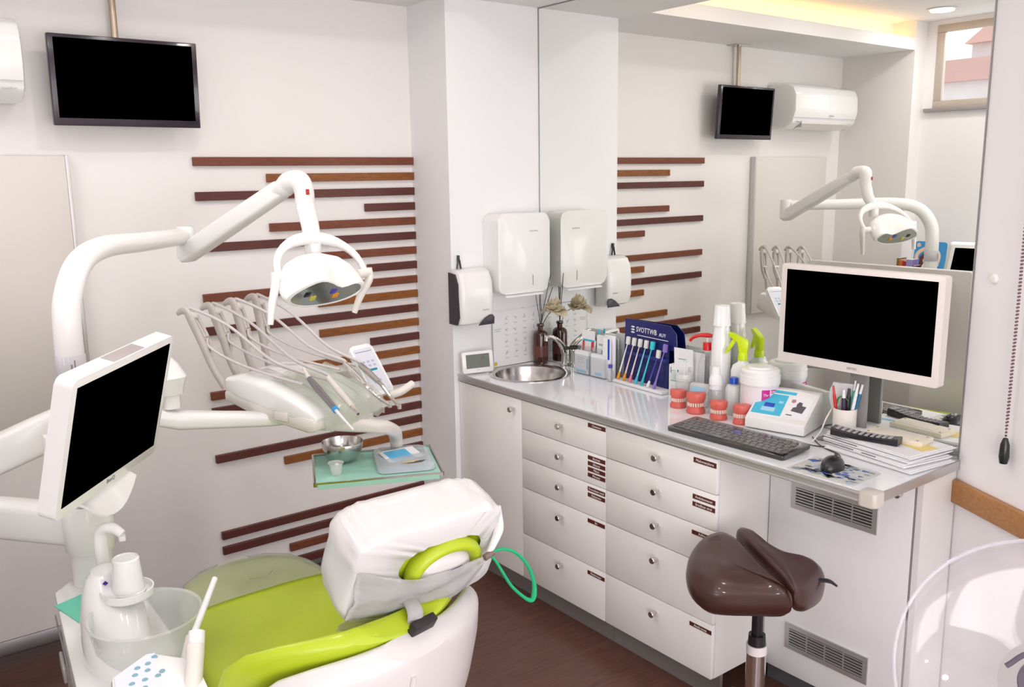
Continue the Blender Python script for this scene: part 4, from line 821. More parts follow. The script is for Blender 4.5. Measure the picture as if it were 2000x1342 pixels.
for i in range(4):
    tip = V((.897, 2.923, 1.322))+V((.0847, .021, .0047))*i; rt_ = V((.990, 2.842, 1.07))+LU*.066*i*1.02+V((0, 0, .0))
    bk = V((-.60, .55, 0)).normalized() if False else V((-.325, .946, 0))
    w_ = part('whip_arm', (lambda b: (tube(b, [rt_, rt_.lerp(tip, .30)+V((0, 0, -.005)), rt_.lerp(tip, .62)+FU*.012, rt_.lerp(tip, .86)+FU*.020, tip+FU*.022+V((0, 0, .004)), tip+FU*-.002+V((0, 0, .006)), tip-FU*.026-V((0, 0, .006))], [.010, .010, .010, .0085, .0085, .008, .006], 12, 6, flat=[.013, .012, .014, .016, .014, .012, .007], up=FU, e=3), b)[1])(nb()), wh, t)
    b = nb(); off = LU*.026; tube(b, [rt_.lerp(tip, .42)+off*.4+FU*.006, rt_.lerp(tip, .62)+off+FU*.014, rt_.lerp(tip, .95)+off+FU*.024], [.006, .006, .006], 10, 5, flat=[.009, .010, .010], up=FU, e=3); part('fork_prong', b, wh, w_)
    b = nb(); rc = tip+FU*.030+V((0, 0, -.008)); tube(b, [rc+LU*.004, rc+LU*.024], .014, 20, 1); part('roller', b, ivory, w_)
    b = nb(); cl = rt_.lerp(tip, .66)+LU*.016+FU*.022; tube(b, [cl-LU*.010, cl+LU*.012], .007, 12, 1); part('hose_clip', b, chrome, w_)
    h0, h1 = V(hp[i][0]), V(hp[i][1]); hd = (h1-h0).normalized()
    tp_ = rc+V((0, 0, .018))+LU*.013
    b = nb(); tube(b, [cl, cl+(tp_-cl)*.5-FU*.004, tp_-FU*.012-V((0, 0, .004)), tp_+FU*.012+V((0, 0, .002)), tp_.lerp(h0, .33)+V((0, 0, .018-.03*0)), tp_.lerp(h0, .68)-V((0, 0, .012)), h0-hd*.03+V((0, 0, .004)), h0], [.0052, .0052, .0052, .0052, .005, .0052, .006, .0065], 12, 8); part('hose', b, curtain, t)
    e_ = h0+LU*(-.028 if i % 2 == 0 else .02)+V((0, 0, -.012)); b = nb(); tube(b, [cl+FU*.006, cl+FU*.02-V((0, 0, .03)), cl.lerp(e_, .3)-V((0, 0, .035)), cl.lerp(e_, .65)-V((0, 0, .022)), e_], .0045, 12, 8); part('hose', b, curtain, t)
    if i == 0:
        b = nb(); tube(b, [h0-hd*.05+V((0, 0, .014)), h0], [.005, .007], 12, 1); part('handpiece_neck', b, ivory, t)
        b = nb(); tube(b, [h0, h0.lerp(h1, .3), h0.lerp(h1, .8), h1], [.009, .0115, .0105, .0095], 16, 5); hh = part('curing_light', b, mat('handpiece_grey', (.28, .26, .28), .25, .6), t, 'grey handpiece with a blue ring')
        b = nb(); tube(b, [h1-hd*.008, h1+hd*.004], [.0102, .0095], 16, 1); part('blue_ring', b, mat('bright_blue', (.03, .35, .80), .2), hh)
        b = nb(); tube(b, [h1, h1+hd*.035, V((1.163, 2.283, 1.018))], [.006, .0045, .0035], 12, 5); part('light_tip', b, paper, hh)
    elif i == 1:
        b = nb(); tube(b, [h0-hd*.01, h0.lerp(h1, .5), h1], [.009, .0105, .0085], 16, 4); hh = part('air_syringe', b, ivory, t, 'ivory handpiece with a steel nozzle')
        b = nb(); tube(b, [h1, h1+hd*.008, h1+hd*.045], [.0085, .007, .0045], 14, 1); part('nozzle', b, chrome, hh)
    else:
        b = nb(); ev = V((1.350, 2.392, 1.040)) if i == 2 else V((1.372, 2.37, 1.036))
        tube(b, [h0, h0.lerp(h1, .35), h0.lerp(h1, .75), h1, h1.lerp(ev, .5)+V((0, 0, -.004)), ev], [.0095, .011, .0095, .007, .0055, .0055], 16, 6); hh = part('turbine', b, chrome if i == 2 else steel, t, 'slim metal handpiece')
        b = nb(); lathe(b, [(0, -.008), (.006, -.008), (.0065, .004), (.004, .007), (0, .007)], Matrix.Translation(ev), 16); part('turbine_head', b, chrome, hh)
b = nb(); kx = V((.93, -.28, 0)).normalized(); ky = V((-.38, .66, .95)).normalized()
MKp = fr((1.432, 2.655, 1.098), (.87, .10, .26), (-.30, .55, .78))
MKp = fr((1.432, 2.655, 1.098), V((.90, .18, .02)), V((-.22, .42, .60)))
prism(b, rrect(.098, .195, .018), -.016, .004, MKp, r=.004); kp = part('control_panel', b, glossw, t)
b = nb(); prism(b, rrect(.080, .165, .008), .004, .0048, MKp); part('membrane', b, mat('membrane', (.68, .70, .78), .35), kp)
b = nb(); box(b, (-.028, -.006, .0049), (.022, .002, .0055), MKp); part('teal_bar', b, mat('teal_bar', (.0, .24, .33), .4), kp, 'teal bar')
pv = mat('pale_violet', (.45, .45, .60), .5)
for x_, y_ in ((-.02, .03), (0, .03), (.02, .03), (-.02, .015), (0, .015), (.02, .015), (-.01, -.05), (.012, -.045)):
    b = nb(); box(b, (x_-.006, y_-.004, .0049), (x_+.006, y_+.004, .0053), MKp); part('key', b, pv, kp)
b = nb(); tube(b, [V((1.46, 2.575, 1.02)), V((1.49, 2.56, 1.03)), V((1.545, 2.575, 1.045))], [.014, .014, .013], 16, 5); part('side_grip', b, ivory, t)
b = nb(); box(b, (-.035, .069, .0049), (.035, .0705, .0053), MKp); part('panel_line', b, ink, kp)
# arms
b = nb(); rg = []
for (x_, y_, z_), a_, c_ in (((.735, 2.755, 1.035), .018, .020), ((.745, 2.75, 1.035), .028, .030), ((.80, 2.735, 1.018), .030, .030), ((.92, 2.70, 1.005), .029, .026), ((1.06, 2.665, .990), .034, .022), ((1.20, 2.63, .982), .040, .014)): rg.append(ring((x_, y_, z_), (.24, .97, 0), (0, 0, 1), a_, c_, 24, 3.5))
loft(b, rg); part('front_arm', b, white, t)
b = nb(); c0 = V((.792, 2.735, 0)); rg = []
for z_, r_, dx in ((1.06, .026, 0), (1.10, .026, 0), (1.105, .040, -.004), (1.135, .050, -.008), (1.16, .060, -.01), (1.20, .048, -.02), (1.235, .03, -.035), (1.25, .012, -.042)): rg.append(ring((c0.x-.01+dx, c0.y, z_), (1, 0, 0), (0, 1, 0), r_, r_*.95, 28, 2.6))
loft(b, rg); part('joint_housing', b, glossw, t)
b = nb(); s0, s1 = V((.70, 2.74, 1.13)), V((.165, 2.80, .945)); dd = (s1-s0).normalized(); sd = dd.cross(UZ).normalized(); un = sd.cross(dd)
loft(b, [ring(s0+(s1-s0)*q, sd, un, a_, c_, 24, 5) for q, a_, c_ in ((-.03, .02, .03), (0, .032, .048), (.5, .036, .054), (.97, .036, .052), (1.03, .02, .03))]); part('spring_arm', b, white, t)
b = nb(); lathe(b, [(0, .80), (.045, .80), (.052, .81), (.052, 1.0), (.045, 1.01), (0, 1.01)], Matrix.Translation((.155, 2.80, 0)), 28); part('elbow', b, white, t)
b = nb(); s0, s1 = V((.445, 2.43, .862)), V((.165, 2.79, .862)); dd = (s1-s0).normalized(); sd = dd.cross(UZ).normalized()
loft(b, [ring(s0+(s1-s0)*q, sd, UZ, a_, c_, 24, 5) for q, a_, c_ in ((-.02, .03, .03), (.02, .04, .050), (.5, .038, .052), (.95, .038, .048), (1.0, .03, .04))]); part('lower_arm', b, white, t)
b = nb(); lathe(b, [(0, .80), (.056, .80), (.060, .806), (.062, .91), (.054, .93), (.036, .932)], Matrix.Translation((.455, 2.412, 0)), 32); part('swivel', b, white, t)
b = nb(); box(b, (.372, 2.385, 1.06), (.414, 2.43, 1.125), r=.006); part('stop_block', b, white, t)
# tray arm and bracket tray
b = nb(); tube(b, [(1.16, 2.57, .975), (1.26, 2.50, .968), (1.35, 2.46, .955), (1.41, 2.485, .925), (1.44, 2.52, .890), (1.447, 2.53, .850)], [.016, .020, .022, .021, .020, .018], 18, 8, flat=[.02, .022, .022, .022, .02, .018], e=3); part('tray_arm', b, ivory, t)

TZ = .832; tu = V((.912, -.41, 0)).normalized(); tv = V((.41, .912, 0)).normalized(); Tc = V((1.325, 2.455, TZ)); MT = fr(Tc, tu, tv)
t = root('instrument_tray', 'flat tray lined with mint green paper hanging under the delivery unit', 'tray', Tc)
b = nb(); prism(b, rrect(.40, .30, .012), -.006, -.002, MT, r=.001)
for lo, hi in (((-.20, -.15, -.006), (.20, -.146, .006)), ((-.20, .146, -.006), (.20, .15, .006)), ((-.20, -.15, -.006), (-.196, .15, .006)), ((.196, -.15, -.006), (.20, .15, .006))): box(b, lo, hi, MT)
part('metal_tray', b, steel, t)
b = nb(); box(b, (-.06, -.06, -.018), (.06, .06, -.006), MT, r=.003); part('bracket', b, ivory, t)
t2 = tag(part('tray_liner', (lambda b: (prism(b, rrect(.385, .288, .006), -.002, .0005, MT), box(b, (-.188, -.1505, -.014), (.185, -.1485, .0005), MT), b)[2])(nb()), mint), 'mint green paper liner covering the instrument tray', 'paper')
t = root('steel_bowl', 'round steel mixing bowl standing on the mint tray paper', 'bowl', MT @ V((-.095, .07, .001)))
b = nb(); c = MT @ V((-.100, .062, .001)); lathe(b, [(0, 0), (.022, 0), (.040, .008), (.056, .025), (.0645, .048), (.067, .068), (.0665, .069), (.0655, .068), (.062, .048), (.054, .027), (.038, .011), (.02, .003), (0, .0025)], Matrix.Translation(c), 48); part('bowl_body', b, steel, t)
t = root('dosing_cup', 'tiny clear plastic cup on the mint tray in front of the steel bowl', 'cup', MT @ V((-.125, -.045, .001)))
b = nb(); c = MT @ V((-.128, -.062, .001)); lathe(b, [(0, 0), (.017, 0), (.0215, .034), (.025, .036), (.025, .038), (.0205, .036), (.0155, .002), (0, .002)], Matrix.Translation(c), 32); part('cup_body', b, frost, t)
b = nb(); rg = [ring(c+V((.004, 0, .022+z)), (1, 0, 0), (0, 1, 0), r_, r_, 12) for z, r_ in ((0, .004), (.004, .009), (.010, .007), (.013, .002))]; loft(b, rg); part('cotton', b, paper, t)
t = root('instrument_pouch', 'open clear sterilisation pack with blue trays on the right of the mint tray', 'pouch', MT @ V((.09, .01, .001)))
b = nb(); rg = [[MT @ V((x_*s_+.090, y_*s_+.010, z_)) for x_, y_ in rrect(.185, .245, .03)] for z_, s_ in ((.001, .95), (.004, 1.0), (.014, .97), (.022, .85))]; loft(b, rg, cap=True); part('pouch_shell', b, mat('pouch_film', (.72, .80, .86), .15, alpha=.55, coat=.5), t)
b = nb(); prism(b, rrect(.145, .19, .02), .002, .010, MT @ Matrix.Translation((.088, .008, 0)), r=.002); part('blue_inner', b, mat('slate_blue', (.16, .26, .38), .3, .3), t)
b = nb(); prism(b, rrect(.07, .16, .02), .010, .016, MT @ Matrix.Translation((.07, .01, 0)), r=.003); part('grey_inner', b, mat('slate_grey', (.28, .26, .30), .3, .3), t)
t = root('photo_card', 'blue and white printed card lying on the instrument pouch', 'card', MT @ V((.10, .03, .02)))
Mcd = MT @ Matrix.Translation((.086, .012, .0225)) @ Matrix.Rotation(.34, 4, 'Z') @ Matrix.Rotation(.12, 4, 'X')
b = nb(); box(b, (-.062, -.042, 0), (.062, .048, .0008), Mcd); part('card_sheet', b, paper, t)
b = nb(); box(b, (-.048, -.036, .0008), (.030, .040, .0012), Mcd); part('blue_print', b, mat('card_blue', (.10, .48, .78), .35, var=.3, vs=30), t)
t = root('yellow_card', 'small yellow and dark card at the near corner of the instrument pouch', 'card', MT @ V((.11, -.05, .02)))
Myc = MT @ Matrix.Translation((.105, -.052, .020)) @ Matrix.Rotation(.2, 4, 'Z') @ Matrix.Rotation(-.15, 4, 'X')
b = nb(); prism(b, [(-.04, -.012), (.0, -.03), (.038, -.004), (.035, .022), (-.015, .018)], 0, .0008, Myc); part('card_sheet', b, mat('card_yellow', (.70, .55, .25), .5), t)
b = nb(); prism(b, [(-.02, -.03), (.03, -.034), (.05, -.012), (.02, -.016)], -.001, 0, Myc); part('dark_part', b, dgrey, t)

# ---------------------------------------------------------------- unit monitor
t = root('unit_monitor', 'white-framed monitor with a black screen tilted on the dental unit', 'monitor', (.47, 2.12, .93))
c_tr, c_tl = V((.661, 2.215, 1.374)), V((.370, 1.912, 1.354)); X_ = (c_tr-c_tl).normalized(); dn = V((-.066, .045, -.284)).normalized(); Wm, Hm = .425, .318
Mn = fr((c_tl+c_tr)/2+dn*Hm/2, X_, -dn)
b = nb(); prism(b, rrect(Wm, Hm, .016, 6), -.040, 0, Mn, r=.006); part('frame', b, white, t)
b = nb(); box(b, (-Wm/2+.018, -Hm/2+.026, -.001), (Wm/2-.018, Hm/2-.018, .0012), Mn); part('screen', b, screen, t)
b = nb(); box(b, (-.055, Hm/2-.001, -.036), (.075, Hm/2+.001, -.004), Mn, r=.0004); part('top_panel', b, mat('taupe', (.42, .37, .37), .4), t)
b = nb(); text_into(b, 'BenQ', .015, Mn @ Matrix.Translation((.0, -Hm/2+.013, .0005)), .0004); part('lettering', b, grey, t)
b = nb(); rg = []
for q in range(11):
    x_ = -.10+.02*q; k_ = 1-((q-5)/5.4)**2; rg.append([Mn @ V((x_, y_, z_)) for y_, z_ in ((-Hm/2-.005, -.02), (-.165-.055*k_, .01+.02*k_), (-.170-.055*k_, .012+.015*k_), (-Hm/2-.012, -.032))])
loft(b, rg); part('lower_shelf', b, white, t)
b = nb(); tube(b, [Mn @ V((0, -.10, -.05)), Mn @ V((0, -.19, -.07)), (.457, 2.41, .945), (.457, 2.412, .92)], [.03, .03, .035, .036], 20, 6); box(b, (-.05, -.16, -.055), (.05, -.05, -.040), Mn, r=.004); part('mount', b, white, t)

# ---------------------------------------------------------------- water unit with spittoon
ay = V((.104, .995, 0)); ax = V((.995, -.104, 0)); MC = Matrix((ax, ay, UZ)).transposed().to_4x4(); MC.translation = V((.362, 2.40, 0))   # X right, Y away, origin back-left
t = root('water_unit', 'white dental water unit with a spittoon bowl in the lower left corner', 'dental unit', (.48, 2.0, FZ))
b = nb(); ol = [(.045, .06), (.0, .0), (-.006, -.95), (.235, -.95), (.205, -.45), (.17, .02), (.14, .07)]
prism(b, [(x, y) for x, y in ol][::-1], .10, .690, MC, r=.012); part('cabinet_body', b, mat('unit_white', (.80, .76, .78), .3, coat=.3), t)
b = nb(); prism(b, [(.043, .066), (-.006, .0), (-.012, -.96), (.241, -.96), (.211, -.45), (.176, .02), (.145, .076)][::-1], .690, .712, MC, r=.006); part('top_plate', b, glossw, t)
b = nb(); prism(b, [(.06, .04), (.02, .0), (.01, -.92), (.22, -.92), (.15, .0)][::-1], FZ, .10, MC); part('plinth', b, kick, t)
b = nb(); box(b, (-.012, -.9, .655), (-.0085, -.02, .660), MC); box(b, (-.0115, -.42, .12), (-.0075, -.415, .655), MC); part('door_seam', b, grey, t)
b = nb(); box(b, (-.016, -.20, .56), (-.008, -.10, .60), MC, r=.004); part('door_handle', b, alu, t)
b = nb(); lathe(b, [(.050, .71), (.050, .80)], Matrix.Translation((.455, 2.412, 0)), 32); part('column', b, white, t)
# spittoon pillar, swooping into the bowl
bc = V((.452, 1.905, 0))
b = nb(); rg = []
pc = V((.413, 2.035, 0))
for z_, rx, ry, dy in ((.712, .074, .15, -.04), (.75, .072, .14, -.035), (.80, .066, .108, -.015), (.845, .056, .075, .005), (.870, .044, .050, .02), (.882, .034, .038, .022), (.885, .01, .012, .022)): rg.append([MC.to_3x3() @ V((rx*math.cos(a), ry*math.sin(a)+dy, 0))+pc+V((0, 0, z_)) for a in [2*PI*i/32 for i in range(32)]])
loft(b, rg); part('pillar', b, glossw, t)
b = nb(); lathe(b, [(0, .725), (.045, .722), (.085, .735), (.105, .765), (.115, .815), (.119, .823), (.117, .828), (.112, .824), (.101, .770), (.080, .742), (.04, .731), (0, .730)], Matrix.Translation(bc), 56); part('bowl', b, bowlg, t, 'translucent glass bowl')
b = nb(); lathe(b, [(0, .732), (.038, .732), (.041, .738), (.036, .746), (0, .748)], Matrix.Translation(bc+V((.012, -.028, 0))), 32); part('drain_cover', b, paper, t)
b = nb(); lathe(b, [(.03, .728), (.035, .729), (.035, .733), (.03, .733)], Matrix.Translation(bc+V((.012, -.030, 0))), 24); part('drain_ring', b, mat('rust', (.20, .06, .05), .5), t)
cc = V((.438, 1.985, 0))
b = nb(); lathe(b, [(.050, .838), (.055, .842), (.056, .858), (.053, .858), (.051, .846), (.0, .844), (0, .838)], Matrix.Translation(cc), 40, cap=False); part('cup_holder', b, glossw, t)
b = nb(); tube(b, [(.425, 2.13, .85), (.425, 2.135, .93), (.432, 2.12, .956), (.448, 2.10, .958), (.462, 2.085, .945)], [.014, .013, .013, .012, .010], 16, 8, flat=[.016, .016, .013, .012, .010]); lathe(b, [(.008, 0), (.008, -.012), (0, -.012)], Matrix.Translation((.461, 2.087, .942)), 14); part('water_spout', b, white, t)
b = nb(); lathe(b, [(0, -.006), (.006, 0), (0, .006)], Matrix.Translation((.398, 2.00, .875)), 12); part('indicator', b, mat('violet_dot', (.06, .01, .25), .4), t, 'violet indicator')
# control head with saliva wand and suction tip
MQ = fr((.405, 1.628, .838), (.93, -.02, .0), (.05, .9, .30))
b = nb(); prism(b, [(-.10, -.06), (.065, -.10), (.065, .0), (-.01, .055), (-.085, .02)], -.03, .0, MQ, r=.008); part('control_head', b, glossw, t)
b = nb(); prism(b, [(-.09, -.05), (-.01, -.05), (.0, .045), (-.015, .045), (-.08, .015)], .0, .0015, MQ); kq = part('membrane', b, mat('membrane_grey', (.70, .74, .80), .4), t)
bt_ = mat('button_teal', (.20, .38, .46), .4)
for i_, (x_, y_) in enumerate(((-.015, .03), (-.05, .015), (-.03, .018), (-.058, .0), (-.035, .002), (-.068, -.018), (-.045, -.018), (-.022, -.018), (-.075, -.035), (-.05, -.036), (-.012, -.01))):
    b = nb(); lathe(b, [(0, .0015), (.0052, .0015), (.0045, .0028), (0, .003)], MQ @ Matrix.Translation((x_+.012, y_+.005, 0)) @ Matrix.Diagonal((1.1, .75, 1, 1)), 16); part('button', b, bt_, kq)
b = nb(); w0, w1, w2 = V((.455, 1.640, .808)), V((.482, 1.680, .858)), V((.575, 1.805, .905))
tube(b, [w0, w0.lerp(w1, .5), w1], [.017, .015, .012], 18, 4); wn_ = part('saliva_handpiece', b, ivory, t)
b = nb(); tube(b, [w1-(w1-w0)*.1, w2], [.0068, .0062], 14, 1); part('suction_tube', b, paper, wn_, 'white suction tip')
b = nb(); tube(b, [(.440, 1.572, .80), (.458, 1.597, .842), (.468, 1.617, .872)], [.018, .016, .0175], 18, 5); wn2 = part('suction_handpiece', b, ivory, t)
b = nb(); tube(b, [(.466, 1.612, .862), (.478, 1.634, .888)], [.0165, .0155], 18, 1); part('suction_cuff', b, paper, wn2)
t = root('plastic_cup', 'white plastic cup upside down on the spittoon cup holder', 'cup', cc+V((0, 0, .846)))
b = nb(); lathe(b, [(.036, .8465), (.0365, .850), (.0345, .852), (.0285, .925), (.026, .928), (.024, .925), (0, .925)], Matrix.Translation(cc+V((.004, .004, 0))), 40, cap=False); part('cup_body', b, glossw, t)
t = root('napkin', 'teal green napkin folded on top of the water unit', 'napkin', (.37, 2.14, .713))
b = nb(); prism(b, [(-.045, .10), (.03, .13), (.05, -.02), (.0, -.05), (-.012, -.045)][::-1], .7125, .7145, Matrix.Translation((.385, 2.215, 0))); part('folded_sheet', b, teal, t)

# ---------------------------------------------------------------- dental chair
t = root('dental_chair', 'lime green dental chair with a white back shell and reclined backrest', 'dental chair', (.87, 2.1, FZ))
def cx_(y): return .833+(y-1.391)*.085
inc = 1.02; YV = V((-.19, .982, 0)); DV = YV*math.cos(inc)-UZ*math.sin(inc); NV = YV*math.sin(inc)+UZ*math.cos(inc)     # down the back, front normal
ap = V((.790, 1.392, .930)); XB = V((.982, .19, 0)); XV = V((1, 0, 0))
def curl(pts, k=1.45):
    return [p+NV*k*((p-ap).dot(XB)**2) for p in pts]
def backring(tt, hw, th, off=0, n=44, e=3.2): return curl(ring(ap+DV*tt+NV*(off-th/2), XB, NV, hw, th/2, n, e))
def hwid(tt, m=.292, r=.17): return m*(1-max(0, (r-tt)/r)**2.8)**.5 if tt < r else m-.04*min(1, (tt-r)/.4)
b = nb(); rg = []
for tt in (.001, .005, .012, .025, .045, .08, .13, .2, .3, .4, .47): rg.append(backring(tt, max(.08, hwid(tt+.003)), .046 if tt > .01 else .036, off=.0-.008*(1 if tt < .004 else 0)))
loft(b, rg); part('backrest', b, lime, t)
b = nb(); rg = []
for tt in (.012, .018, .03, .05, .08, .13, .2, .3, .4, .5, .58):
    th = .05+.11*math.sin(min(1, tt*2.6)*PI/2); rg.append(backring(tt, max(.08, hwid(tt-.008)-.010), th, off=-.044, e=2.9))
loft(b, rg); part('back_shell', b, mat('shell_white', (.72, .69, .69), .32, coat=.25), t)
b = nb(); pts_ = []
for k in range(15):
    a = k/14; tt = .045+.5*a; x_ = -.035-.05*a; pts_.append(ap+DV*tt+XB*x_+NV*(1.45*x_*x_)-NV*(.044+.05+.11*math.sin(min(1, tt*2.6)*PI/2)+.001))
tube(b, pts_, .006, 10, 2); part('shell_ridge', b, MATS['shell_white'], t)
b = nb(); box(b, (-.028, -.014, -.010), (.030, .016, .008), fr(ap+XB*.018+NV*-.048+DV*.000, XB, DV), r=.003); part('stem_slot_block', b, blackm, t, 'black block for the dark headrest slot')  # black block in place of a recess, its inner shade put into the colour
b = nb(); rg = []
seat = [(1.60, .56, .25, .08), (1.66, .555, .27, .10), (1.80, .555, .275, .11), (1.95, .56, .275, .11), (2.15, .555, .265, .10), (2.35, .555, .25, .09), (2.50, .550, .235, .08), (2.62, .545, .215, .07), (2.71, .538, .18, .06), (2.76, .530, .13, .05), (2.785, .525, .05, .03)]
for y_, z_, hw_, th_ in seat: rg.append(ring((cx_(y_), y_, z_-th_/2-.035), XV, UZ, hw_, th_/2, 40, 3.4))
loft(b, rg); part('seat', b, lime, t)
b = nb(); rg = []
for y_, z_, hw_, th_ in [(1.60, .50, .20, .12), (1.75, .50, .22, .14), (2.0, .455, .22, .10), (2.3, .445, .20, .07), (2.55, .455, .17, .05), (2.66, .465, .12, .03)]: rg.append(ring((cx_(y_), y_, z_-th_/2), XV, UZ, hw_, th_/2, 32, 3))
loft(b, rg); part('seat_shell', b, MATS['shell_white'], t)
b = nb(); rg = []
for y_, z_, hw_, th_ in [(2.455, .5525, .240, .09), (2.50, .550, .237, .084), (2.62, .545, .217, .074), (2.71, .538, .182, .064), (2.765, .530, .13, .054), (2.79, .525, .052, .033)]: rg.append(ring((cx_(y_), y_, z_-th_/2-.031), XV, UZ, hw_+.002, th_/2+.003, 40, 3.4))
loft(b, rg, cap=False); part('foot_cover', b, filmf, t, 'transparent foot cover')
b = nb(); tube(b, [(1.0, 2.57, .519), (.96, 2.54, .519), (.92, 2.56, .519), (.90, 2.52, .519), (.86, 2.50, .519)], .0012, 6, 3); part('crease', b, mat('crease_green', (.22, .26, .12), .5), t)
b = nb(); rg = [ring((.90, 1.98, z_), XV, (0, 1, 0), a_, c_, 32, 3) for z_, a_, c_ in ((FZ, .20, .33), (.05, .20, .33), (.09, .15, .24), (.14, .10, .16), (.40, .10, .16), (.46, .15, .22))]; loft(b, rg); part('pedestal', b, MATS['shell_white'], t)
b = nb(); lathe(b, [(0, 0), (.055, 0), (.055, .012), (.048, .02), (.03, .022), (0, .022)], Matrix.Translation((1.585, 2.455, FZ)), 32); tube(b, [(1.585, 2.455, FZ+.01), (1.3, 2.2, FZ+.012), (1.0, 2.1, FZ+.03)], .006, 8, 5); part('foot_pedal', b, mat('pedal_grey', (.55, .53, .53), .3, .4), t)
b = nb(); rg = [ring((.655, y_, z_-.03), (1, 0, 0), UZ, a_, c_, 20, 3) for y_, z_, a_, c_ in ((1.62, .60, .02, .03), (1.66, .60, .035, .05), (1.85, .56, .04, .05), (2.0, .50, .035, .05), (2.05, .48, .02, .03))]; loft(b, rg); part('side_lever_cover', b, mat('hinge_grey', (.42, .42, .42), .4), t)
# headrest with its plastic bag
hc_ = V((.856, 1.450, 1.020)); HU_ = V((0, -.37, .93)).normalized(); HX = V((1, .0, 0)); HN = HX.cross(HU_)          # HN points at the camera
MH = Matrix((HX, HU_, HN)).transposed().to_4x4(); MH.translation = hc_; ZS = .64; MH2 = MH @ Matrix.Translation((.006, .026, -.034))
b = nb(); tube(b, [ap+NV*-.035+DV*.03+XV*.015, ap+NV*-.022-DV*.02+XV*.01, MH @ V((-.02, -.075, .0)), MH @ V((0, -.02, .0))], [.016, .016, .016, .012], 16, 6, flat=[.006]*4); part('headrest_stem', b, MATS['hinge_grey'], t)
b = nb(); prism(b, rrect(.29, .15, .06, 8), -.045, .040, MH, r=.015); hr = part('headrest', b, lime, t)
t2 = root('headrest_bag', 'white plastic bag pulled over the headrest and tied with a green band', 'plastic cover', hc_)
b = nb(); rg = []
NR = 96; BW, BH = .173, .108
def bagp(a, s_, z_, e_=5.5):
    x, y = math.cos(a), math.sin(a); X_ = math.copysign(abs(x)**(2/e_), x); Y_ = math.copysign(abs(y)**(2/e_), y)
    p = V((BW*s_*X_, BH*s_*Y_, z_*ZS)); q = V((X_*3, Y_*1.5, z_*9))
    k_ = noise.noise(q)*.006+noise.noise(V((X_*9, Y_*4, z_*5)))*.0045+.0022*math.sin(X_*38+noise.noise(q*2)*4)*max(0, Y_)
    return MH @ (p+V((0, k_ if abs(Y_) > .9 else 0, 0))+V((k_ if abs(X_) > .9 else 0, 0, 0)))
for z_, s_ in ((-.100, .55), (-.098, .80), (-.088, .95), (-.065, .995), (-.03, 1.0), (.01, 1.005), (.045, 1.005), (.074, 1.0), (.088, .985), (.095, .955)):
    rg.append([bagp(2*PI*i/NR, s_, z_) for i in range(NR)])
def opening(i, s_, z_):
    a = 2*PI*i/NR; x, y = math.cos(a), math.sin(a)
    return MH2 @ V((.030+.095*s_*math.copysign(abs(x)**.75, x), -.022+.044*s_*math.copysign(abs(y)**.75, y), z_+.004*noise.noise(V((x*5, y*5, 2)))))
rg.append([opening(i, 1.08, .094) for i in range(NR)]); rg.append([opening(i, 1.0, .085) for i in range(NR)])
loft(b, rg, cap=False)
bmesh.ops.contextual_create(b, geom=[e for e in b.edges if e.is_boundary and all((MH.inverted() @ v.co).z < 0 for v in e.verts)])
bmesh.ops.solidify(b, geom=b.faces[:], thickness=.0012); part('bag', b, bagm, t2, smooth=60)
b = nb(); pth = []
for k in range(17):
    a = PI*1.02*k/16; pth.append(MH2 @ V((.038+.074*math.cos(a), -.052+.064*max(0, math.sin(a))**.85, .090)))
tube(b, pth, .014, 16, 1, flat=.020, up=HN); part('cushion_edge', b, lime, t)
b = nb(); rg = [[MH2 @ V((.036+a_*.9*math.cos(q), -.050+c_*.82*math.sin(q), z_)) for q in [2*PI*i/36 for i in range(36)]] for z_, a_, c_ in ((.06, .078, .064), (.092, .074, .060), (.104, .062, .048), (.110, .042, .030), (.110, .01, .006))]; loft(b, rg); part('headrest_hub', b, MATS['shell_white'], t)
b = nb(); prism(b, rrect(.036, .016, .006), .106, .1115, MH2 @ Matrix.Translation((.055, -.045, 0)) @ Matrix.Rotation(.15, 4, 'Z')); part('hub_slot', b, mat('slot_violet', (.20, .17, .24), .4), t)
# loose flap across the lower half, gathered at the tie on the right
b = nb(); rows = []; tie = MH2 @ V((.122, -.022, .118)); NU, NV_ = 26, 16
for u in range(NU):
    q = u/(NU-1); row = []
    for v_ in range(NV_):
        s_ = v_/(NV_-1)
        upr = V((-.166, .018, .094)).lerp(V((.122, -.022, .116)), q)+V((0, -.028*math.sin(q*PI)**1.2, .012*math.sin(q*PI)))
        low = V((-.182, -.152, .070)).lerp(V((.104, -.160, .085)), q)+V((0, -.006*math.sin(q*PI*3), 0))
        p = upr.lerp(low, s_)+V((0, 0, .022*math.sin(PI*s_)+.006*noise.noise(V((q*6+s_*5, s_*4-q*4, 1)))+.003*math.sin(s_*22+q*7)))
        g = max(0, (q-.80)/.20)**1.3; p = p.lerp(V((.122, -.022, .116)).lerp(p, .25), g); row.append(MH2 @ p)
    rows.append(row)
R_ = [[b.verts.new(p) for p in r_] for r_ in rows]
for A, B in zip(R_, R_[1:]):
    for k in range(NV_-1): b.faces.new((A[k], A[k+1], B[k+1], B[k]))
bmesh.ops.solidify(b, geom=b.faces[:], thickness=.0008); part('loose_flap', b, bagt, t2, smooth=60)
b = nb(); tube(b, [MH2 @ V((.160, .062, .075)), MH2 @ V((.152, .022, .10)), MH2 @ V((.124, -.020, .118))], [.004, .010, .006], 12, 5, flat=[.010, .004, .005]); part('gathered_edge', b, bagm, t2)
b = nb(); pts_ = [tie+HN*.004+V((-.01, 0, 0)), tie+V((.012, -.002, .004))]; tube(b, pts_, .007, 12, 1); part('knot', b, mat('knot_brown', (.20, .14, .12), .4), t2)
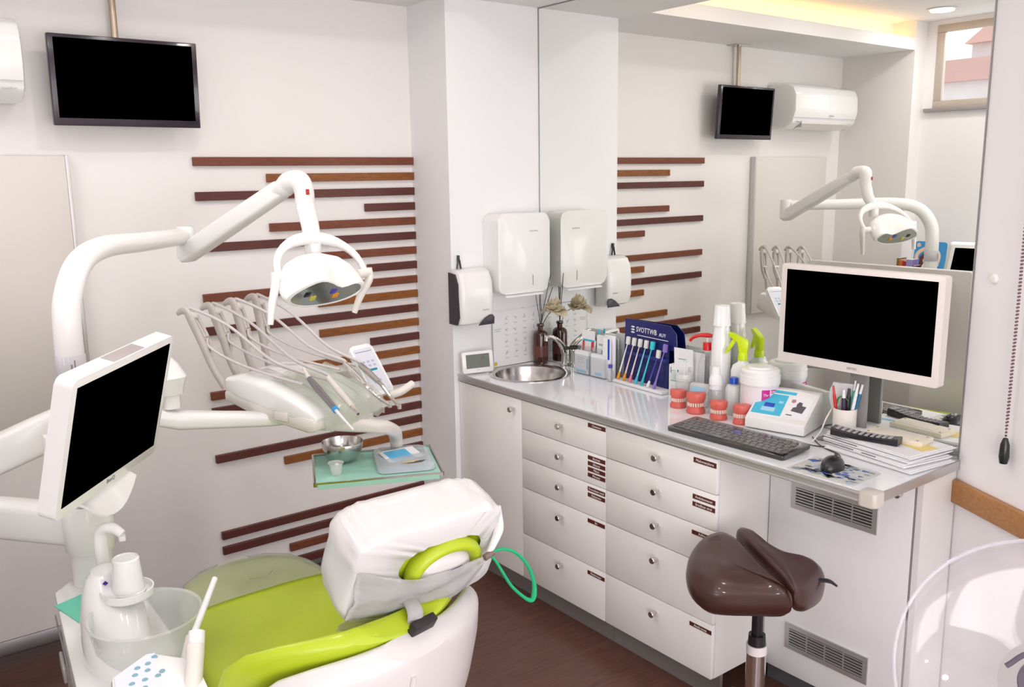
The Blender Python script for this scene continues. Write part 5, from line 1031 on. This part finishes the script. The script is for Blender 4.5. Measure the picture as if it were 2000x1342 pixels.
t = root('green_band', 'green elastic loop hanging from the knot of the headrest bag', 'elastic band', tie)
b = nb(); G = lambda x, z, y=0: tie+V((x*.80, y, z*1.0)); tube(b, [G(.0, .0), G(.04, .004), (G(.085, -.012)), G(.128, -.05), G(.150, -.095), G(.150, -.125), G(.140, -.134), G(.115, -.120), G(.075, -.085), G(.045, -.045), G(.02, -.012), G(.0, -.002)], [.0028, .0032, .0032, .0035, .0045, .006, .005, .0035, .0032, .003, .0028, .0028], 10, 8); part('loop', b, green, t)

# ---------------------------------------------------------------- saddle stool
t = root('saddle_stool', 'brown leather split saddle stool on a chrome gas column', 'stool', (1.998, 1.452, FZ))
halves = [[(2.169, 1.726, 0.615), (2.148, 1.649, 0.62), (2.101, 1.564, 0.618), (2.039, 1.454, 0.615), (1.983, 1.348, 0.62), (1.984, 1.330, 0.605), (1.975, 1.342, 0.588), (1.941, 1.413, 0.57), (1.899, 1.486, 0.555), (1.882, 1.545, 0.545), (1.907, 1.621, 0.545), (1.964, 1.695, 0.55), (2.038, 1.75, 0.56), (2.097, 1.766, 0.585), (2.14, 1.754, 0.605)],
          [(2.23, 1.705, 0.62), (2.232, 1.675, 0.62), (2.203, 1.608, 0.612), (2.185, 1.51, 0.605), (2.200, 1.458, 0.6), (2.238, 1.419, 0.585), (2.221, 1.383, 0.575), (2.157, 1.351, 0.565), (2.060, 1.325, 0.58), (2.008, 1.327, 0.598), (1.997, 1.344, 0.618), (2.065, 1.455, 0.615), (2.127, 1.566, 0.62), (2.173, 1.649, 0.62), (2.205, 1.698, 0.62)]]
CAM0 = V((0, 0, 1.7483))
for hp_ in halves:
    P_ = [CAM0+(V(p)-CAM0)*.968 for p in hp_]; n_ = len(P_); o_ = []
    for i in range(n_):
        for j in range(3):
            q = j/3; a_, b_, c_, d_ = P_[i-1], P_[i], P_[(i+1) % n_], P_[(i+2) % n_]; o_.append(.5*((2*b_)+(c_-a_)*q+(2*a_-5*b_+4*c_-d_)*q*q+(3*b_-a_-3*c_+d_)*q**3))
    cen = sum(o_, V())/len(o_); b = nb(); rg = []
    for s_, dz in ((.05, -.052), (.6, -.052), (.9, -.045), (.985, -.028), (1.0, -.010), (.985, .006), (.93, .018), (.80, .027), (.6, .031), (.35, .032), (.05, .032)):
        rg.append([V((cen.x+(p.x-cen.x)*s_, cen.y+(p.y-cen.y)*s_, p.z*(s_**2)+(cen.z*(1-s_**2))+dz-.012)) for p in o_])
    loft(b, rg); part('saddle_half', b, brown, t, smooth=80)
b = nb(); box(b, (-.05, -.06, -.062), (.05, .06, -.018), Matrix.Translation((1.99, 1.445, .590)) @ Matrix.Rotation(.6, 4, 'Z'), r=.01); tube(b, [(1.956, 1.502, 0.602), (1.926, 1.537, 0.589), (1.921, 1.552, 0.567), (1.936, 1.552, 0.557)], .010, 10, 5); part('mechanism', b, black, t)
b = nb(); tube(b, [(2.026, 1.412, 0.612), (2.076, 1.352, 0.615), (2.121, 1.312, 0.612), (2.136, 1.292, 0.599)], [.009, .012, .012, .006], 12, 5, flat=[.005, .005, .005, .003]); part('lever', b, black, t)
b = nb(); tube(b, [(1.998, 1.452, 0.400), (1.998, 1.452, 0.587)], .0165, 20, 1); lathe(b, [(.017, .43), (.024, .432), (.026, .40), (.017, .398)], Matrix.Translation((1.998, 1.452, 0)), 24); part('piston', b, black, t)
b = nb(); tube(b, [(1.998, 1.452, 0.375), (1.998, 1.452, 0.402)], .0295, 24, 1); part('white_collar', b, mat('collar_white', (.80, .74, .74), .3), t)
b = nb(); tube(b, [(1.998, 1.452, 0.090), (1.998, 1.452, 0.378)], .0285, 28, 1); part('gas_column', b, chrome, t)
for k in range(5):
    a = 2.15+k*2*PI/5; d_ = V((math.cos(a), math.sin(a), 0)); c = V((1.998, 1.452, 0))
    b = nb(); tube(b, [c+d_*.02+V((0, 0, .115)), c+d_*.13+V((0, 0, .118)), c+d_*.24+V((0, 0, .10)), c+d_*.26+V((0, 0, .088))], [.018, .017, .014, .012], 14, 5, flat=[.016, .013, .010, .008], e=3); lg = part('base_leg', b, alu, t)
    b = nb(); q = c+d_*.255; n_ = V((-d_.y, d_.x, 0)); tube(b, [q-n_*.022+V((0, 0, FZ+.0275)), q+n_*.022+V((0, 0, FZ+.0275))], .0275, 20, 1); tube(b, [q+V((0, 0, .05)), q+V((0, 0, .09))], .006, 8, 1); part('caster', b, black, lg)

# ---------------------------------------------------------------- clear extraction hood at the lower right
t = root('suction_hood', 'large clear round plastic hood with a grey hose end at the lower right', 'suction hood', (1.2, .47, .9))
hn = V((-.80, -.25, .55)).normalized(); X_ = hn.cross(UZ).normalized(); Y_ = X_.cross(hn); hc2 = V((1.245, .435, 1.06)); MHd = Matrix((X_, Y_, hn)).transposed().to_4x4(); MHd.translation = hc2
b = nb(); Rr = .185
prof = [(Rr*math.sin(a), -.075*math.cos(a)) for a in [PI/2*k/14 for k in range(3, 15)]]; prof_in = [(r_-.003 if k > 0 else r_, z_+.003) for k, (r_, z_) in enumerate(prof)]
lathe(b, prof+prof_in[::-1][1:], MHd, 72, cap=False); part('dish', b, glassy('hood_plastic', (.985, .975, .985), .05, 1.35, (.80, .78, .82)), t)
b = nb(); lathe(b, [(Rr+.0045, -.002), (Rr+.0080, .002), (Rr+.0075, .009), (Rr+.005, .011), (Rr+.0045, .009)], MHd, 72, cap=False); part('rim', b, mat('rim_clear', (.62, .60, .66), .08, alpha=.45, coat=.6), t)
b = nb(); tube(b, [MHd @ V((0, 0, -.05)), MHd @ V((0, 0, -.10)), MHd @ V((.01, -.05, -.14)), MHd @ V((.01, -.25, -.16)), MHd @ V((0, -.5, -.16))], [.030, .028, .027, .027, .027], 20, 8); part('hose', b, mat('hood_hose', (.10, .085, .11), .35), t)
b = nb(); lathe(b, [(.034, -.075), (.036, -.055), (.034, -.045), (.022, -.045), (.022, -.075)], MHd, 32, cap=True); tube(b, [MHd @ V((.05, .01, -.04)), MHd @ V((.02, .035, -.03)), MHd @ V((-.03, .025, -.03)), MHd @ V((-.06, -.02, -.035))], .004, 8, 6); part('nozzle_ring', b, MATS['hood_hose'], t)

# ---------------------------------------------------------------- side cabinet on the left wall, seen only in the mirror
t = root('side_cabinet', 'low white cabinet along the left wall seen only in the mirror', 'cabinet', (-.2, 2.4, FZ))
b = nb(); box(b, (-.348, 1.5, FZ), (-.02, 2.945, 1.10), r=.003); part('carcass', b, cabw, t); b = nb(); box(b, (-.348, 1.5, 1.10), (-.015, 2.945, 1.12), r=.003); part('top', b, white, t)
t = root('model_board', 'blue card board printed with a brown and cream tooth section on the side cabinet', 'display board', (-.15, 2.73, 1.12))
Mg = fr((-.15, 2.735, 1.12), (0, -1, 0), (-.1, 0, 1)) @ Matrix.Identity(4); Mg = fr((-.15, 2.735, 1.12), (0, 1, 0), (-.12, 0, 1))
b = nb(); prism(b, [(x, y+.098) for x, y in rrect(.20, .195, .02)], 0, .003, Mg); part('board', b, mat('board_blue', (.05, .30, .62), .4), t)
b = nb(); tube(b, [Mg @ V(p) for p in ((.075, .06, .005), (.08, .11, .005), (.045, .145, .005), (-.01, .155, .005), (-.055, .12, .005), (-.05, .05, .005))], .012, 10, 6, flat=.003, up=(1, 0, 0)); part('cream_arch', b, mat('arch_cream', (.78, .60, .48), .5), t)
b = nb(); prism(b, [(.06, .03), (.06, .10), (.03, .13), (.0, .12), (-.02, .08), (.01, .03)], .0032, .0042, Mg); part('brown_core', b, mat('core_brown', (.16, .04, .03), .5), t)
b = nb(); lathe(b, [(0, 0), (.013, 0), (.013, .001), (0, .001)], Mg @ Matrix.Translation((.075, .172, .003)), 18); part('round_mark', b, mat('mark_peach', (.75, .58, .52), .5), t)
t = root('white_tooth_model', 'white plaster tooth model in front of the blue board in the mirror', 'tooth model', (-.10, 2.70, 1.12))
b = nb(); loft(b, [ring((-.09, 2.70, z_), (1, 0, 0), (0, 1, 0), a_, c_, 20, 3) for z_, a_, c_ in ((1.12, .03, .035), (1.17, .032, .04), (1.19, .025, .03), (1.21, .03, .035), (1.225, .02, .025))]); part('tooth', b, paper, t)
for k, (y0, y1, z1, mm_, lab) in enumerate(((2.885, 2.90, 1.21, mat('ochre_book', (.22, .12, .03), .5), 'ochre book leftmost of the small books in the mirror'), (2.862, 2.884, 1.20, mat('orange_book', (.50, .14, .03), .4), 'orange book in the row seen in the mirror'), (2.84, 2.861, 1.195, mat('red_book', (.38, .02, .02), .4), 'red book in the row seen in the mirror'), (2.80, 2.838, 1.205, mat('lilac_book', (.30, .26, .55), .4), 'lilac box beside the red book in the mirror'), (2.778, 2.798, 1.17, mat('maroon_book', (.12, .02, .02), .5), 'maroon book beside the lilac box in the mirror'))):
    tt = root('small_book', lab, 'book', (-.13, (y0+y1)/2, 1.12), group='small books on the side cabinet'); b = nb(); box(b, (-.17, y0, 1.12), (-.08, y1, z1), r=.001); part('cover', b, mm_, tt)
    b = nb(); box(b, (-.168, y0+.002, z1-.0005), (-.084, y1-.002, z1+.0004)); part('pages', b, paper, tt)
